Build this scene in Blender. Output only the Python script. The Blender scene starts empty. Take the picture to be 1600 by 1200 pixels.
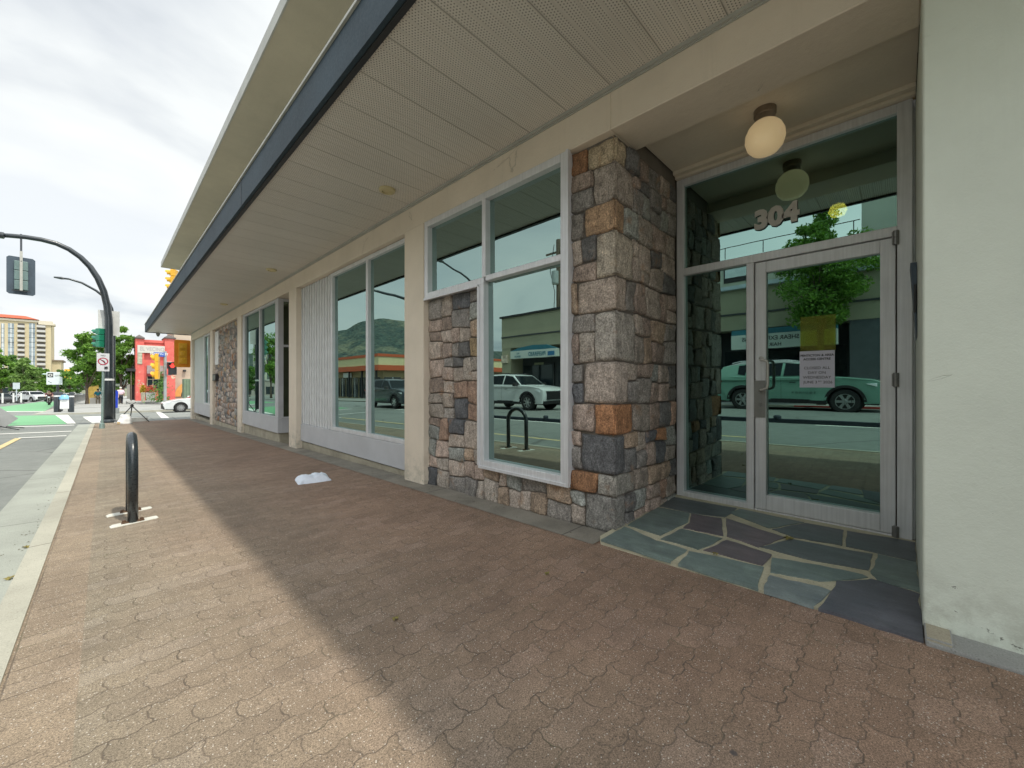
import bpy, bmesh, math, random
from mathutils import Vector, Matrix, noise
R = math.radians
PI = math.pi
scene = bpy.context.scene
COL = scene.collection

# ------------------------------------------------------------------ camera
YAW = R(45.6); FPX = 622.0; EYE = 1.15
cam_d = bpy.data.cameras.new('camera'); cam = bpy.data.objects.new('camera', cam_d)
COL.objects.link(cam); scene.camera = cam
cam_d.sensor_width = 36.0; cam_d.lens = 36.0 * FPX / 1600.0
cam_d.clip_start = 0.05; cam_d.clip_end = 9000
cam.location = (0, 0, EYE); cam.rotation_euler = (R(90), 0, -YAW)

# ------------------------------------------------------------------ light
SUN_DIR = Vector((0.125, -0.50, 1.0)).normalized()      # towards the sun
sun_d = bpy.data.lights.new('sun', 'SUN'); sun = bpy.data.objects.new('sun', sun_d)
COL.objects.link(sun); sun_d.energy = 1.45; sun_d.angle = R(1.5); sun_d.color = (1.0, 0.94, 0.82)
sun.rotation_euler = SUN_DIR.to_track_quat('Z', 'Y').to_euler()
scene.view_settings.view_transform = 'Standard'; scene.view_settings.look = 'None'
scene.view_settings.gamma = 1.0; scene.view_settings.exposure = 1.28

world = bpy.data.worlds.new('World'); scene.world = world; world.use_nodes = True
wn = world.node_tree.nodes; wl = world.node_tree.links; wn.clear()
def wnode(t, **k):
    n = wn.new(t)
    for a, b in k.items(): setattr(n, a, b)
    return n
w_sky = wnode('ShaderNodeTexSky'); w_sky.sky_type = 'NISHITA'; w_sky.sun_disc = False
w_sky.sun_elevation = math.asin(SUN_DIR.z); w_sky.sun_rotation = math.atan2(SUN_DIR.x, SUN_DIR.y)
w_tc = wnode('ShaderNodeTexCoord')
w_sep = wnode('ShaderNodeSeparateXYZ'); wl.new(w_tc.outputs['Generated'], w_sep.inputs[0])
w_add = wnode('ShaderNodeMath', operation='ADD'); w_add.inputs[1].default_value = 0.16
w_mx = wnode('ShaderNodeMath', operation='MAXIMUM'); w_mx.inputs[1].default_value = 0.03
wl.new(w_sep.outputs['Z'], w_mx.inputs[0]); wl.new(w_mx.outputs[0], w_add.inputs[0])
w_div = wnode('ShaderNodeVectorMath', operation='DIVIDE')
w_cmb = wnode('ShaderNodeCombineXYZ')
for i in range(3): wl.new(w_add.outputs[0], w_cmb.inputs[i])
wl.new(w_tc.outputs['Generated'], w_div.inputs[0]); wl.new(w_cmb.outputs[0], w_div.inputs[1])
def wnoise(scale, det, off, dist=0.0):
    m = wnode('ShaderNodeMapping'); m.inputs['Location'].default_value = off
    wl.new(w_div.outputs[0], m.inputs[0])
    n = wnode('ShaderNodeTexNoise'); n.inputs['Scale'].default_value = scale
    n.inputs['Detail'].default_value = det; n.inputs['Distortion'].default_value = dist
    wl.new(m.outputs[0], n.inputs['Vector']); return n
def wramp(src, stops):
    r = wnode('ShaderNodeValToRGB'); e = r.color_ramp.elements
    e[0].position, e[0].color = stops[0][0], (*stops[0][1], 1)
    e[1].position, e[1].color = stops[-1][0], (*stops[-1][1], 1)
    for p, c in stops[1:-1]:
        q = e.new(p); q.color = (*c, 1)
    wl.new(src, r.inputs[0]); return r
n1 = wnoise(0.85, 7, (3.1, 1.7, 0.4), 0.5)
r1 = wramp(n1.outputs['Fac'], [(0.28, (3.6, 4.0, 4.4)), (0.38, (5.2, 5.5, 5.8)), (0.47, (6.5, 6.75, 6.8)), (0.60, (7.2, 7.35, 7.3)), (0.8, (7.5, 7.6, 7.5))])
n2 = wnoise(0.55, 5, (7.3, 2.2, 1.1), 0.2)
r2 = wramp(n2.outputs['Fac'], [(0.50, (1, 1, 1)), (0.62, (0.80, 0.80, 0.80))])
w_mix = wnode('ShaderNodeMixRGB'); wl.new(r2.outputs[0], w_mix.inputs[0])
wl.new(w_sky.outputs[0], w_mix.inputs[1]); wl.new(r1.outputs[0], w_mix.inputs[2])
w_bg = wnode('ShaderNodeBackground'); w_bg.inputs['Strength'].default_value = 0.080
w_side = wnode('ShaderNodeMapRange'); w_side.interpolation_type = 'SMOOTHSTEP'; wl.new(w_sep.outputs['Y'], w_side.inputs[0])
for i_, q_ in enumerate((-0.5, 0.75, 1.55, 0.76)): w_side.inputs[i_ + 1].default_value = q_      # sky dimmed ahead, raised on the sun's side as added fill under the canopy
w_scl = wnode('ShaderNodeVectorMath', operation='SCALE'); wl.new(w_mix.outputs[0], w_scl.inputs[0]); wl.new(w_side.outputs[0], w_scl.inputs['Scale'])
wl.new(w_scl.outputs[0], w_bg.inputs[0])
w_out = wnode('ShaderNodeOutputWorld'); wl.new(w_bg.outputs[0], w_out.inputs[0])

# ------------------------------------------------------------------ ground heights
SL = 0.0182
def gz(y): return -SL * max(min(y, 320.0), -60.0)           # sidewalk plane
def rz(x, y):                                               # crowned main street
    d = -x - 0.42
    k = 0.022 + 0.018 * max(0.0, min(1.0, (y - 4) / 10.0))
    c = k * min(d, 6.6) - 0.012 * max(0, d - 6.6)
    return gz(y) - 0.125 + c
def at(u, v, Y=None, X=None, Z=None):
    """photograph pixel -> point on a plane of the place (Y=, X=, Z= or the sloping ground)"""
    s = (u - 800) / FPX; dx = math.sin(YAW) + s * math.cos(YAW); dy = math.cos(YAW) - s * math.sin(YAW); q = (v - 600) / FPX
    if Y is not None: t = Y / dy
    elif X is not None: t = X / dx
    else: t = (EYE - (Z or 0)) / (q - SL * dy)
    return Vector((dx * t, dy * t, EYE - q * t))

# ------------------------------------------------------------------ helpers
class MB:
    def __init__(s): s.v = []; s.f = []; s.m = []; s.c = []; s.cc = (1, 1, 1, 1)
    def add(s, vs, fs, mi=0):
        o = len(s.v); s.v += [Vector(p) for p in vs]
        for f in fs: s.f.append([o + i for i in f]); s.m.append(mi); s.c.append(s.cc)
        return s
    def box(s, x0, y0, z0, x1, y1, z1, mi=0):
        if x0 > x1: x0, x1 = x1, x0
        if y0 > y1: y0, y1 = y1, y0
        if z0 > z1: z0, z1 = z1, z0
        return s.add([(x0,y0,z0),(x1,y0,z0),(x1,y1,z0),(x0,y1,z0),(x0,y0,z1),(x1,y0,z1),(x1,y1,z1),(x0,y1,z1)],
              [(0,3,2,1),(4,5,6,7),(0,1,5,4),(1,2,6,5),(2,3,7,6),(3,0,4,7)], mi)
    def tube(s, pts, r, n=10, mi=0, cap=True):
        pts = [Vector(p) for p in pts]; rs = r if isinstance(r, (list, tuple)) else [r] * len(pts)
        vs = []; fs = []; ref = None
        for i, p in enumerate(pts):
            d = (pts[min(i+1, len(pts)-1)] - pts[max(i-1, 0)]).normalized()
            if ref is None: ref = Vector((0, 0, 1)) if abs(d.z) < 0.9 else Vector((1, 0, 0))
            a = d.cross(ref).normalized(); b = a.cross(d).normalized(); ref = b
            for k in range(n):
                t = 2 * PI * k / n; vs.append(p + (a * math.cos(t) + b * math.sin(t)) * rs[i])
        for i in range(len(pts) - 1):
            for k in range(n):
                fs.append((i*n+k, i*n+(k+1)%n, (i+1)*n+(k+1)%n, (i+1)*n+k))
        if cap: fs.append(tuple(range(n-1, -1, -1))); fs.append(tuple((len(pts)-1)*n + k for k in range(n)))
        return s.add(vs, fs, mi)
    def lathe(s, prof, c=(0,0,0), axis='Z', n=24, mi=0):
        vs = []; fs = []
        for (r, h) in prof:
            for k in range(n):
                t = 2*PI*k/n; a, b = r*math.cos(t), r*math.sin(t)
                p = {'Z': (a, b, h), 'Y': (a, h, b), 'X': (h, a, b)}[axis]
                vs.append((c[0]+p[0], c[1]+p[1], c[2]+p[2]))
        for i in range(len(prof)-1):
            for k in range(n): fs.append((i*n+k, i*n+(k+1)%n, (i+1)*n+(k+1)%n, (i+1)*n+k))
        return s.add(vs, fs, mi)
    def prism(s, poly, f0, f1, mi=0, caps=True):
        """poly: 2D points; f0,f1: functions (a,b)->3D point of the two end faces"""
        n = len(poly); vs = [f0(*p) for p in poly] + [f1(*p) for p in poly]
        fs = [(i, (i+1)%n, n+(i+1)%n, n+i) for i in range(n)]
        if caps: fs += [tuple(range(n-1, -1, -1)), tuple(range(n, 2*n))]
        return s.add(vs, fs, mi)
    def quad(s, a, b, c, d, mi=0): return s.add([a, b, c, d], [(0, 1, 2, 3)], mi)
    def build(s, name, mat, parent=None, smooth=False, bevel=0, seg=2, origin=None, normals=True, local=False):
        me = bpy.data.meshes.new(name)
        vs = [Vector(p) for p in s.v]
        if local: base = Vector((0, 0, 0))
        elif parent is not None: base = wloc(parent)
        elif origin is not None: base = Vector(origin)
        else:
            xs = [p.x for p in vs]; ys = [p.y for p in vs]; zs = [p.z for p in vs]
            base = Vector(((min(xs)+max(xs))/2, (min(ys)+max(ys))/2, min(zs)))
        me.from_pydata([tuple(p - base) for p in vs], [], s.f)
        mats = mat if isinstance(mat, (list, tuple)) else [mat]
        for m in mats: me.materials.append(m)
        for p, mi in zip(me.polygons, s.m): p.material_index = mi
        if any(c != (1,1,1,1) for c in s.c):
            ca = me.color_attributes.new('Col', 'FLOAT_COLOR', 'CORNER')
            for p, c in zip(me.polygons, s.c):
                for li in p.loop_indices: ca.data[li].color = c
        bm = bmesh.new(); bm.from_mesh(me)
        if normals: bmesh.ops.recalc_face_normals(bm, faces=bm.faces)
        if bevel:
            es = [e for e in bm.edges if len(e.link_faces) == 2 and e.calc_face_angle(0) > R(28)]
            bmesh.ops.bevel(bm, geom=es, offset=bevel, segments=seg, affect='EDGES', clamp_overlap=True, profile=0.6)
        bm.to_mesh(me); bm.free()
        if smooth:
            for p in me.polygons: p.use_smooth = True
            if smooth != 'all':
                try: me.set_sharp_from_angle(angle=R(38))
                except Exception: pass
        o = bpy.data.objects.new(name, me); COL.objects.link(o)
        if parent is not None: o.parent = parent
        else: o.location = base
        return o
def wloc(o):
    p = Vector(o.location); q = o.parent
    while q is not None: p += Vector(q.location); q = q.parent
    return p
def tag(o, label=None, cat=None, group=None, kind=None):
    if label: o['label'] = label
    if cat: o['category'] = cat
    if group: o['group'] = group
    if kind: o['kind'] = kind
    return o
def thing(name, loc, label, cat, group=None, rz_=0):
    o = bpy.data.objects.new(name, None); COL.objects.link(o); o.location = loc; o.rotation_euler = (0, 0, rz_)
    o.empty_display_size = 0.2
    return tag(o, label, cat, group)
def kids(o): return [c for c in bpy.data.objects if c.parent == o]
def copy_tree(o, parent=None):
    ch = kids(o); c = o.copy(); COL.objects.link(c); c.parent = parent
    for k in ch: copy_tree(k, c)
    return c
def text_mb(txt, size, extrude=0.004, align='CENTER', bold=0.0, space=1.0):
    cu = bpy.data.curves.new('lettering', 'FONT'); cu.body = txt; cu.size = size; cu.extrude = extrude
    cu.align_x = align; cu.offset = bold; cu.space_character = space; cu.resolution_u = 3
    ob = bpy.data.objects.new('lettering', cu); COL.objects.link(ob)
    bpy.context.view_layer.update()
    dg = bpy.context.evaluated_depsgraph_get(); me = bpy.data.meshes.new_from_object(ob.evaluated_get(dg))
    vs = [v.co.copy() for v in me.vertices]; fs = [tuple(p.vertices) for p in me.polygons]
    bpy.data.objects.remove(ob); bpy.data.curves.remove(cu); bpy.data.meshes.remove(me)
    return vs, fs
def text_on(mb, txt, size, org, U, V, extrude=0.003, align='CENTER', bold=0.0, mi=0, sx=1.0, space=1.0):
    """lay lettering on a plane: org + U*x + V*y, raised along U x V"""
    vs, fs = text_mb(txt, size, extrude, align, bold, space)
    U, V = Vector(U), Vector(V); N = U.cross(V)
    mb.add([Vector(org) + U*(p.x*sx) + V*p.y + N*(p.z+extrude) for p in vs], fs, mi); return mb

# ------------------------------------------------------------------ materials
class NT:
    def __init__(s, name):
        s.mat = bpy.data.materials.new(name); s.mat.use_nodes = True
        s.n = s.mat.node_tree.nodes; s.l = s.mat.node_tree.links; s.n.clear()
        s.out = s.n.new('ShaderNodeOutputMaterial')
        s.p = s.n.new('ShaderNodeBsdfPrincipled'); s.l.new(s.p.outputs[0], s.out.inputs[0])
    def set(s, sock, v):
        if isinstance(v, bpy.types.NodeSocket): s.l.new(v, sock)
        elif isinstance(v, (tuple, list)) and len(v) == 3 and sock.type == 'RGBA': sock.default_value = (*v, 1)
        else: sock.default_value = v
    def M(s, op, a, b=0.0, c=None):
        n = s.n.new('ShaderNodeMath'); n.operation = op; s.set(n.inputs[0], a); s.set(n.inputs[1], b)
        if c is not None: s.set(n.inputs[2], c)
        return n.outputs[0]
    def pos(s):
        g = s.n.new('ShaderNodeNewGeometry'); return g.outputs['Position']
    def obj(s):
        g = s.n.new('ShaderNodeTexCoord'); return g.outputs['Object']
    def xyz(s, v):
        n = s.n.new('ShaderNodeSeparateXYZ'); s.l.new(v, n.inputs[0]); return n.outputs
    def vec(s, x, y, z=0.0):
        n = s.n.new('ShaderNodeCombineXYZ')
        for i, q in enumerate((x, y, z)): s.set(n.inputs[i], q)
        return n.outputs[0]
    def noise(s, vec, scale, det=4, rough=0.55, dist=0.0):
        n = s.n.new('ShaderNodeTexNoise'); s.l.new(vec, n.inputs['Vector']); n.inputs['Scale'].default_value = scale
        n.inputs['Detail'].default_value = det; n.inputs['Roughness'].default_value = rough; n.inputs['Distortion'].default_value = dist
        return n.outputs['Fac']
    def vor(s, vec, scale, out='Distance', feat='F1', rnd=1.0):
        n = s.n.new('ShaderNodeTexVoronoi'); s.l.new(vec, n.inputs['Vector']); n.inputs['Scale'].default_value = scale; n.feature = feat
        n.inputs['Randomness'].default_value = rnd
        return n.outputs[out]
    def white(s, vec):
        n = s.n.new('ShaderNodeTexWhiteNoise'); s.l.new(vec, n.inputs['Vector']); return n.outputs['Value']
    def ramp(s, f, stops, interp='LINEAR'):
        n = s.n.new('ShaderNodeValToRGB'); s.l.new(f, n.inputs[0]); e = n.color_ramp.elements; n.color_ramp.interpolation = interp
        g = lambda c: (*c, 1) if isinstance(c, (tuple, list)) else (c, c, c, 1)
        e[0].position, e[0].color = stops[0][0], g(stops[0][1]); e[1].position, e[1].color = stops[-1][0], g(stops[-1][1])
        for p, c in stops[1:-1]: q = e.new(p); q.color = g(c)
        return n.outputs[0]
    def mix(s, f, a, b, mode='MIX'):
        n = s.n.new('ShaderNodeMixRGB'); n.blend_type = mode; s.set(n.inputs[0], f)
        s.set(n.inputs[1], a); s.set(n.inputs[2], b); return n.outputs[0]
    def map(s, v, a, b, c, d):
        n = s.n.new('ShaderNodeMapRange'); s.set(n.inputs[0], v)
        for i, q in enumerate((a, b, c, d)): n.inputs[i+1].default_value = q
        return n.outputs[0]
    def bump(s, h, strength=0.5, dist=0.01, prev=None):
        n = s.n.new('ShaderNodeBump'); s.set(n.inputs['Height'], h); n.inputs['Strength'].default_value = strength
        n.inputs['Distance'].default_value = dist
        if prev is not None: s.l.new(prev, n.inputs['Normal'])
        return n.outputs[0]
    def fin(s, col=None, rough=None, normal=None, metal=None, **kw):
        if col is not None: s.set(s.p.inputs['Base Color'], col)
        if rough is not None: s.set(s.p.inputs['Roughness'], rough)
        if normal is not None: s.l.new(normal, s.p.inputs['Normal'])
        if metal is not None: s.set(s.p.inputs['Metallic'], metal)
        for k, v in kw.items(): s.set(s.p.inputs[k.replace('_', ' ')], v)
        return s.mat
def paint(name, c, rough=0.55, var=0.12, scale=3.0, bump=0.15, metal=0.0, fine=60, **kw):
    t = NT(name); P = t.pos(); a = t.noise(P, scale, 5, 0.6); b = t.noise(P, fine, 3, 0.6)
    lo = tuple(x*(1-var) for x in c); hi = tuple(min(1, x*(1+var)) for x in c)
    col = t.ramp(a, [(0.3, lo), (0.7, hi)])
    return t.fin(col, t.map(b, 0.3, 0.7, max(0, rough-0.07), min(1, rough+0.07)), t.bump(b, bump, 0.004) if bump else None, metal, **kw)
def emis(name, c, k):
    t = NT(name); t.set(t.p.inputs['Base Color'], c); t.set(t.p.inputs['Emission Color'], c); t.p.inputs['Emission Strength'].default_value = k
    return t.mat
MT = {}
def mk_paver():
    t = NT('interlocking_paver'); X, Y, Z = t.xyz(t.pos())
    def zig(v, P, A):
        k = t.M('PINGPONG', v, P/2); k = t.M('SUBTRACT', t.M('DIVIDE', k, P/2), 0.5)
        k = t.M('MINIMUM', t.M('MAXIMUM', t.M('MULTIPLY', k, 3.2), -0.5), 0.5); return t.M('MULTIPLY', k, A)
    wob = t.M('MULTIPLY', t.M('SUBTRACT', t.noise(t.pos(), 1.3, 2), 0.5), 0.03)
    Yw = t.M('ADD', t.M('ADD', Y, wob), t.M('MULTIPLY', X, 0.012))
    band = t.M('LESS_THAN', X, -0.075)                            # plain soldier course by the kerb
    nb = t.M('SUBTRACT', 1.0, band)
    Y2 = t.M('ADD', Yw, t.M('MULTIPLY', zig(X, 0.1125, 0.015), nb))
    rowf = t.M('DIVIDE', Y2, 0.11); row = t.M('FLOOR', rowf); fy = t.M('SUBTRACT', rowf, row)
    X2 = t.M('ADD', t.M('ADD', X, t.M('MULTIPLY', row, 0.1125)), zig(Y2, 0.11, 0.012))
    X2 = t.M('ADD', t.M('MULTIPLY', X2, nb), t.M('MULTIPLY', t.M('ADD', X, 0.28), band))
    colf = t.M('DIVIDE', X2, 0.225); colr = t.M('FLOOR', colf); fx = t.M('SUBTRACT', colf, colr)
    dy = t.M('MULTIPLY', t.M('MINIMUM', fy, t.M('SUBTRACT', 1.0, fy)), 0.11)
    dx = t.M('MULTIPLY', t.M('MINIMUM', fx, t.M('SUBTRACT', 1.0, fx)), 0.225)
    edg = t.noise(t.pos(), 55, 3)
    d = t.M('MINIMUM', dx, dy); dj = t.M('ADD', d, t.M('MULTIPLY', t.M('SUBTRACT', edg, 0.5), 0.004))
    joint = t.map(dj, 0.0008, 0.0038, 1.0, 0.0)
    rnd = t.white(t.vec(row, colr)); P = t.pos()
    base = t.ramp(rnd, [(0.0, (0.198, 0.168, 0.128)), (0.35, (0.213, 0.182, 0.137)), (0.7, (0.224, 0.191, 0.145)), (1.0, (0.236, 0.205, 0.162))])
    base = t.mix(t.M('MULTIPLY', band, 0.4), base, (0.29, 0.215, 0.155))
    base = t.mix(t.map(t.M('ADD', X, t.M('MULTIPLY', t.noise(P, 0.7, 3), 1.2)), 0.5, 2.3, 0.0, 0.75), base, t.mix(1.0, base, (1.16, 0.86, 0.82), 'MULTIPLY'))  # redder towards the facade: warm tone of the canopy shade put into the colour
    big = t.noise(P, 0.8, 5, 0.6); base = t.mix(1.0, base, t.ramp(big, [(0.3, (0.80, 0.78, 0.76)), (0.7, (1.14, 1.12, 1.08))]), 'MULTIPLY')
    med = t.noise(P, 9, 4, 0.65); base = t.mix(1.0, base, t.ramp(med, [(0.3, 0.86), (0.7, 1.12)]), 'MULTIPLY')
    grit = t.noise(P, 210, 4, 0.85); base = t.mix(1.0, base, t.ramp(grit, [(0.36, 0.40), (0.5, 1.0), (0.64, 1.75)]), 'MULTIPLY')
    sp = t.vor(P, 120); spc = t.white(t.vor(P, 120, 'Color'))
    wsp = t.M('MULTIPLY', t.map(sp, 0.20, 0.30, 1, 0), t.M('GREATER_THAN', spc, 0.82))
    bsp = t.M('MULTIPLY', t.map(sp, 0.20, 0.30, 1, 0), t.M('LESS_THAN', spc, 0.20))
    base = t.mix(t.M('MULTIPLY', wsp, 0.85), base, (0.62, 0.58, 0.52)); base = t.mix(t.M('MULTIPLY', bsp, 0.85), base, (0.05, 0.042, 0.04))
    gum = t.vor(P, 2.1); gc = t.white(t.vor(P, 2.1, 'Color')); gm = t.M('MULTIPLY', t.map(gum, 0.022, 0.032, 1, 0), t.M('LESS_THAN', gc, 0.45))
    base = t.mix(t.M('MULTIPLY', gm, 0.8), base, (0.05, 0.05, 0.055))
    mossn = t.noise(P, 2.3, 3); jc = t.mix(t.map(mossn, 0.55, 0.7, 0, 1), (0.10, 0.078, 0.06), (0.10, 0.105, 0.05))
    fill = t.noise(P, 5.0, 4, 0.7); js = t.map(fill, 0.34, 0.62, 0.15, 0.95)         # joints partly sanded over
    base = t.mix(t.M('MULTIPLY', joint, js), base, jc)
    h = t.M('SUBTRACT', t.M('MULTIPLY', grit, 0.25), t.M('MULTIPLY', t.M('MULTIPLY', joint, js), 1.3)); h = t.M('ADD', h, t.M('MULTIPLY', rnd, 0.12))
    return t.fin(base, 0.9, t.bump(h, 0.6, 0.004))
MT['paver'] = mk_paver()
def mk_asphalt(name, c0, c1, crack=True):
    t = NT(name); P = t.pos(); b = t.noise(P, 0.35, 6, 0.65); g = t.noise(P, 240, 3, 0.8); m = t.noise(P, 6, 4)
    col = t.ramp(b, [(0.3, c0), (0.7, c1)]); col = t.mix(1.0, col, t.ramp(g, [(0.3, 0.65), (0.7, 1.4)]), 'MULTIPLY')
    col = t.mix(1.0, col, t.ramp(m, [(0.3, 0.9), (0.7, 1.08)]), 'MULTIPLY')
    if crack:
        e = t.vor(t.mix(0.12, P, t.noise(P, 1.0, 4)), 0.33, 'Distance', 'DISTANCE_TO_EDGE'); col = t.mix(t.map(e, 0.002, 0.007, 0.55, 0), col, (0.05, 0.05, 0.05))
    return t.fin(col, 0.88, t.bump(g, 0.5, 0.006))
MT['asphalt'] = mk_asphalt('worn_asphalt', (0.155, 0.168, 0.160), (0.225, 0.238, 0.222))
def mk_concrete(name, c, dark=0.75, seam=0, sc=1.0):
    t = NT(name); P = t.pos(); b = t.noise(P, 0.9*sc, 6, 0.65, 0.3); g = t.noise(P, 160, 4, 0.75)
    col = t.ramp(b, [(0.28, tuple(x*dark for x in c)), (0.6, c), (0.8, tuple(min(1, x*1.12) for x in c))])
    col = t.mix(1.0, col, t.ramp(g, [(0.3, 0.78), (0.7, 1.18)]), 'MULTIPLY')
    v = t.vor(P, 90); vc = t.white(t.vor(P, 90, 'Color')); col = t.mix(t.M('MULTIPLY', t.map(v, 0.2, 0.3, 0.5, 0), t.M('LESS_THAN', vc, 0.15)), col, (0.08, 0.08, 0.07))
    h = g
    if seam:
        X, Y, Z = t.xyz(P); f = t.M('FRACT', t.M('DIVIDE', Y, seam)); e = t.M('MINIMUM', f, t.M('SUBTRACT', 1.0, f)); j = t.map(t.M('MULTIPLY', e, seam), 0.004, 0.010, 1, 0)
        col = t.mix(t.M('MULTIPLY', j, 0.75), col, (0.07, 0.07, 0.06)); h = t.M('SUBTRACT', g, j)
    return t.fin(col, 0.88, t.bump(h, 0.45, 0.005))
MT['curb'] = mk_concrete('kerb_concrete', (0.43, 0.42, 0.35), 0.72, 2.35)
MT['gutter'] = mk_concrete('gutter_concrete', (0.34, 0.36, 0.32), 0.75, 3.1)
MT['strip'] = mk_concrete('strip_concrete', (0.27, 0.25, 0.21), 0.6, 1.9, 3.0)
MT['walk'] = mk_concrete('sidewalk_concrete', (0.34, 0.345, 0.33), 0.8, 1.8)
MT['oldconc'] = mk_concrete('stained_concrete', (0.42, 0.38, 0.29), 0.6, 0, 3.0)
MT['whiteconc'] = mk_concrete('painted_concrete', (0.66, 0.66, 0.60), 0.8, 0, 8.0)
def mk_mark(name, c, wear=0.4):
    t = NT(name); P = t.pos(); w = t.noise(P, 7, 6, 0.75); g = t.noise(P, 200, 3)
    col = t.mix(t.map(w, 0.5, 0.75, 0, wear), c, (0.18, 0.185, 0.17)); col = t.mix(1.0, col, t.ramp(g, [(0.3, 0.8), (0.7, 1.12)]), 'MULTIPLY')
    return t.fin(col, 0.75)
MT['mark_white'] = mk_mark('road_marking_white', (0.72, 0.72, 0.68)); MT['mark_yellow'] = mk_mark('road_marking_yellow', (0.62, 0.50, 0.26), 0.7)
MT['mark_green'] = mk_mark('bike_lane_green', (0.15, 0.38, 0.19), 0.6); MT['tactile'] = mk_mark('tactile_yellow', (0.75, 0.65, 0.12), 0.2)
# building
def mk_stucco(name, c, stain=0.3, chips=True):
    t = NT(name); P = t.pos(); X, Y, Z = t.xyz(P)
    a = t.noise(P, 1.4, 6, 0.6); b = t.noise(P, 22, 6, 0.75); g = t.noise(P, 120, 3, 0.6)
    col = t.ramp(a, [(0.28, tuple(x*0.90 for x in c)), (0.72, tuple(min(1, x*1.05) for x in c))])
    st = t.noise(t.vec(t.M('MULTIPLY', X, 9.0), t.M('MULTIPLY', Y, 9.0), t.M('MULTIPLY', Z, 0.7)), 1.0, 5, 0.7)
    col = t.mix(t.map(st, 0.55, 0.8, 0, stain), col, tuple(x*0.62 for x in c))
    h = t.M('ADD', t.M('MULTIPLY', b, 1.0), t.M('MULTIPLY', g, 0.3))
    if chips:
        n = t.noise(t.vec(t.M('MULTIPLY', X, 1.0), t.M('MULTIPLY', Y, 1.0), t.M('MULTIPLY', Z, 1.8)), 13, 5, 0.75)
        low = t.map(Z, -0.1, 0.55, 0.115, 0.0); m = t.M('GREATER_THAN', t.M('ADD', n, low), 0.735)
        ck = t.vor(P, 0.8, 'Distance', 'DISTANCE_TO_EDGE'); wv = t.noise(P, 6, 4); ck = t.M('ADD', ck, t.M('MULTIPLY', t.M('SUBTRACT', wv, 0.5), 0.06)); cm = t.M('MULTIPLY', t.map(t.M('ABSOLUTE', ck), 0.0, 0.0022, 1, 0), t.map(t.noise(P, 1.7, 2), 0.52, 0.6, 0, 1)); col = t.mix(t.M('MULTIPLY', cm, 0.4), col, (0.16, 0.16, 0.13)); h = t.M('SUBTRACT', h, cm)
        dirt = t.noise(P, 9, 5, 0.75); dm = t.M('MULTIPLY', t.map(Z, 0.0, 0.35, 0.5, 0.0), t.map(dirt, 0.42, 0.6, 0, 1)); col = t.mix(dm, col, (0.30, 0.29, 0.23))
        col = t.mix(t.M('MULTIPLY', m, 0.8), col, (0.13, 0.135, 0.11)); h = t.M('SUBTRACT', h, t.M('MULTIPLY', m, 1.2))
    return t.fin(col, 0.72, t.bump(h, 0.55, 0.006))
MT['beam'] = mk_stucco('cream_painted_concrete', (0.75, 0.66, 0.54), 0.22); MT['pier'] = mk_stucco('pale_painted_concrete', (0.69, 0.74, 0.65), 0.12)
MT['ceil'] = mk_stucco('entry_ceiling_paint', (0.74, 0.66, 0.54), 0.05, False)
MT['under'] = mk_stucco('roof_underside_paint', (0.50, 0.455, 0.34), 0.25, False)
MT['fascia'] = paint('slate_blue_fascia', (0.034, 0.055, 0.072), 0.62, 0.25, 1.2, Specular_IOR_Level=0.25)
MT['black'] = paint('black_metal', (0.02, 0.022, 0.024), 0.45, 0.2)
MT['flash'] = paint('pale_flashing', (0.42, 0.42, 0.38), 0.5)
def mk_alu(name, c=(0.74, 0.75, 0.77), met=0.25, r=0.42):
    t = NT(name); X, Y, Z = t.xyz(t.pos()); n = t.noise(t.vec(t.M('MULTIPLY', X, 60), t.M('MULTIPLY', Y, 60), t.M('MULTIPLY', Z, 2.0)), 1.0, 3)
    b = t.noise(t.pos(), 5, 4); col = t.mix(1.0, t.ramp(b, [(0.3, tuple(x*0.88 for x in c)), (0.7, c)]), t.ramp(n, [(0.35, 0.92), (0.65, 1.05)]), 'MULTIPLY')
    return t.fin(col, t.map(n, 0.3, 0.7, r-0.06, r+0.08), None, met)
MT['alu'] = mk_alu('brushed_aluminium'); MT['panel'] = paint('grey_metal_panel', (0.50, 0.51, 0.53), 0.5, 0.08, 2.0)
MT['blank'] = paint('pale_grey_panel', (0.50, 0.54, 0.52), 0.5, 0.06, 2.0)
MT['slat'] = paint('pale_grey_siding', (0.64, 0.65, 0.65), 0.55, 0.08, 5.0)
MT['steel'] = mk_alu('satin_steel', (0.62, 0.60, 0.56), 0.45, 0.32); MT['darksteel'] = mk_alu('dull_steel', (0.26, 0.26, 0.25), 0.7, 0.4)
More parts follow.
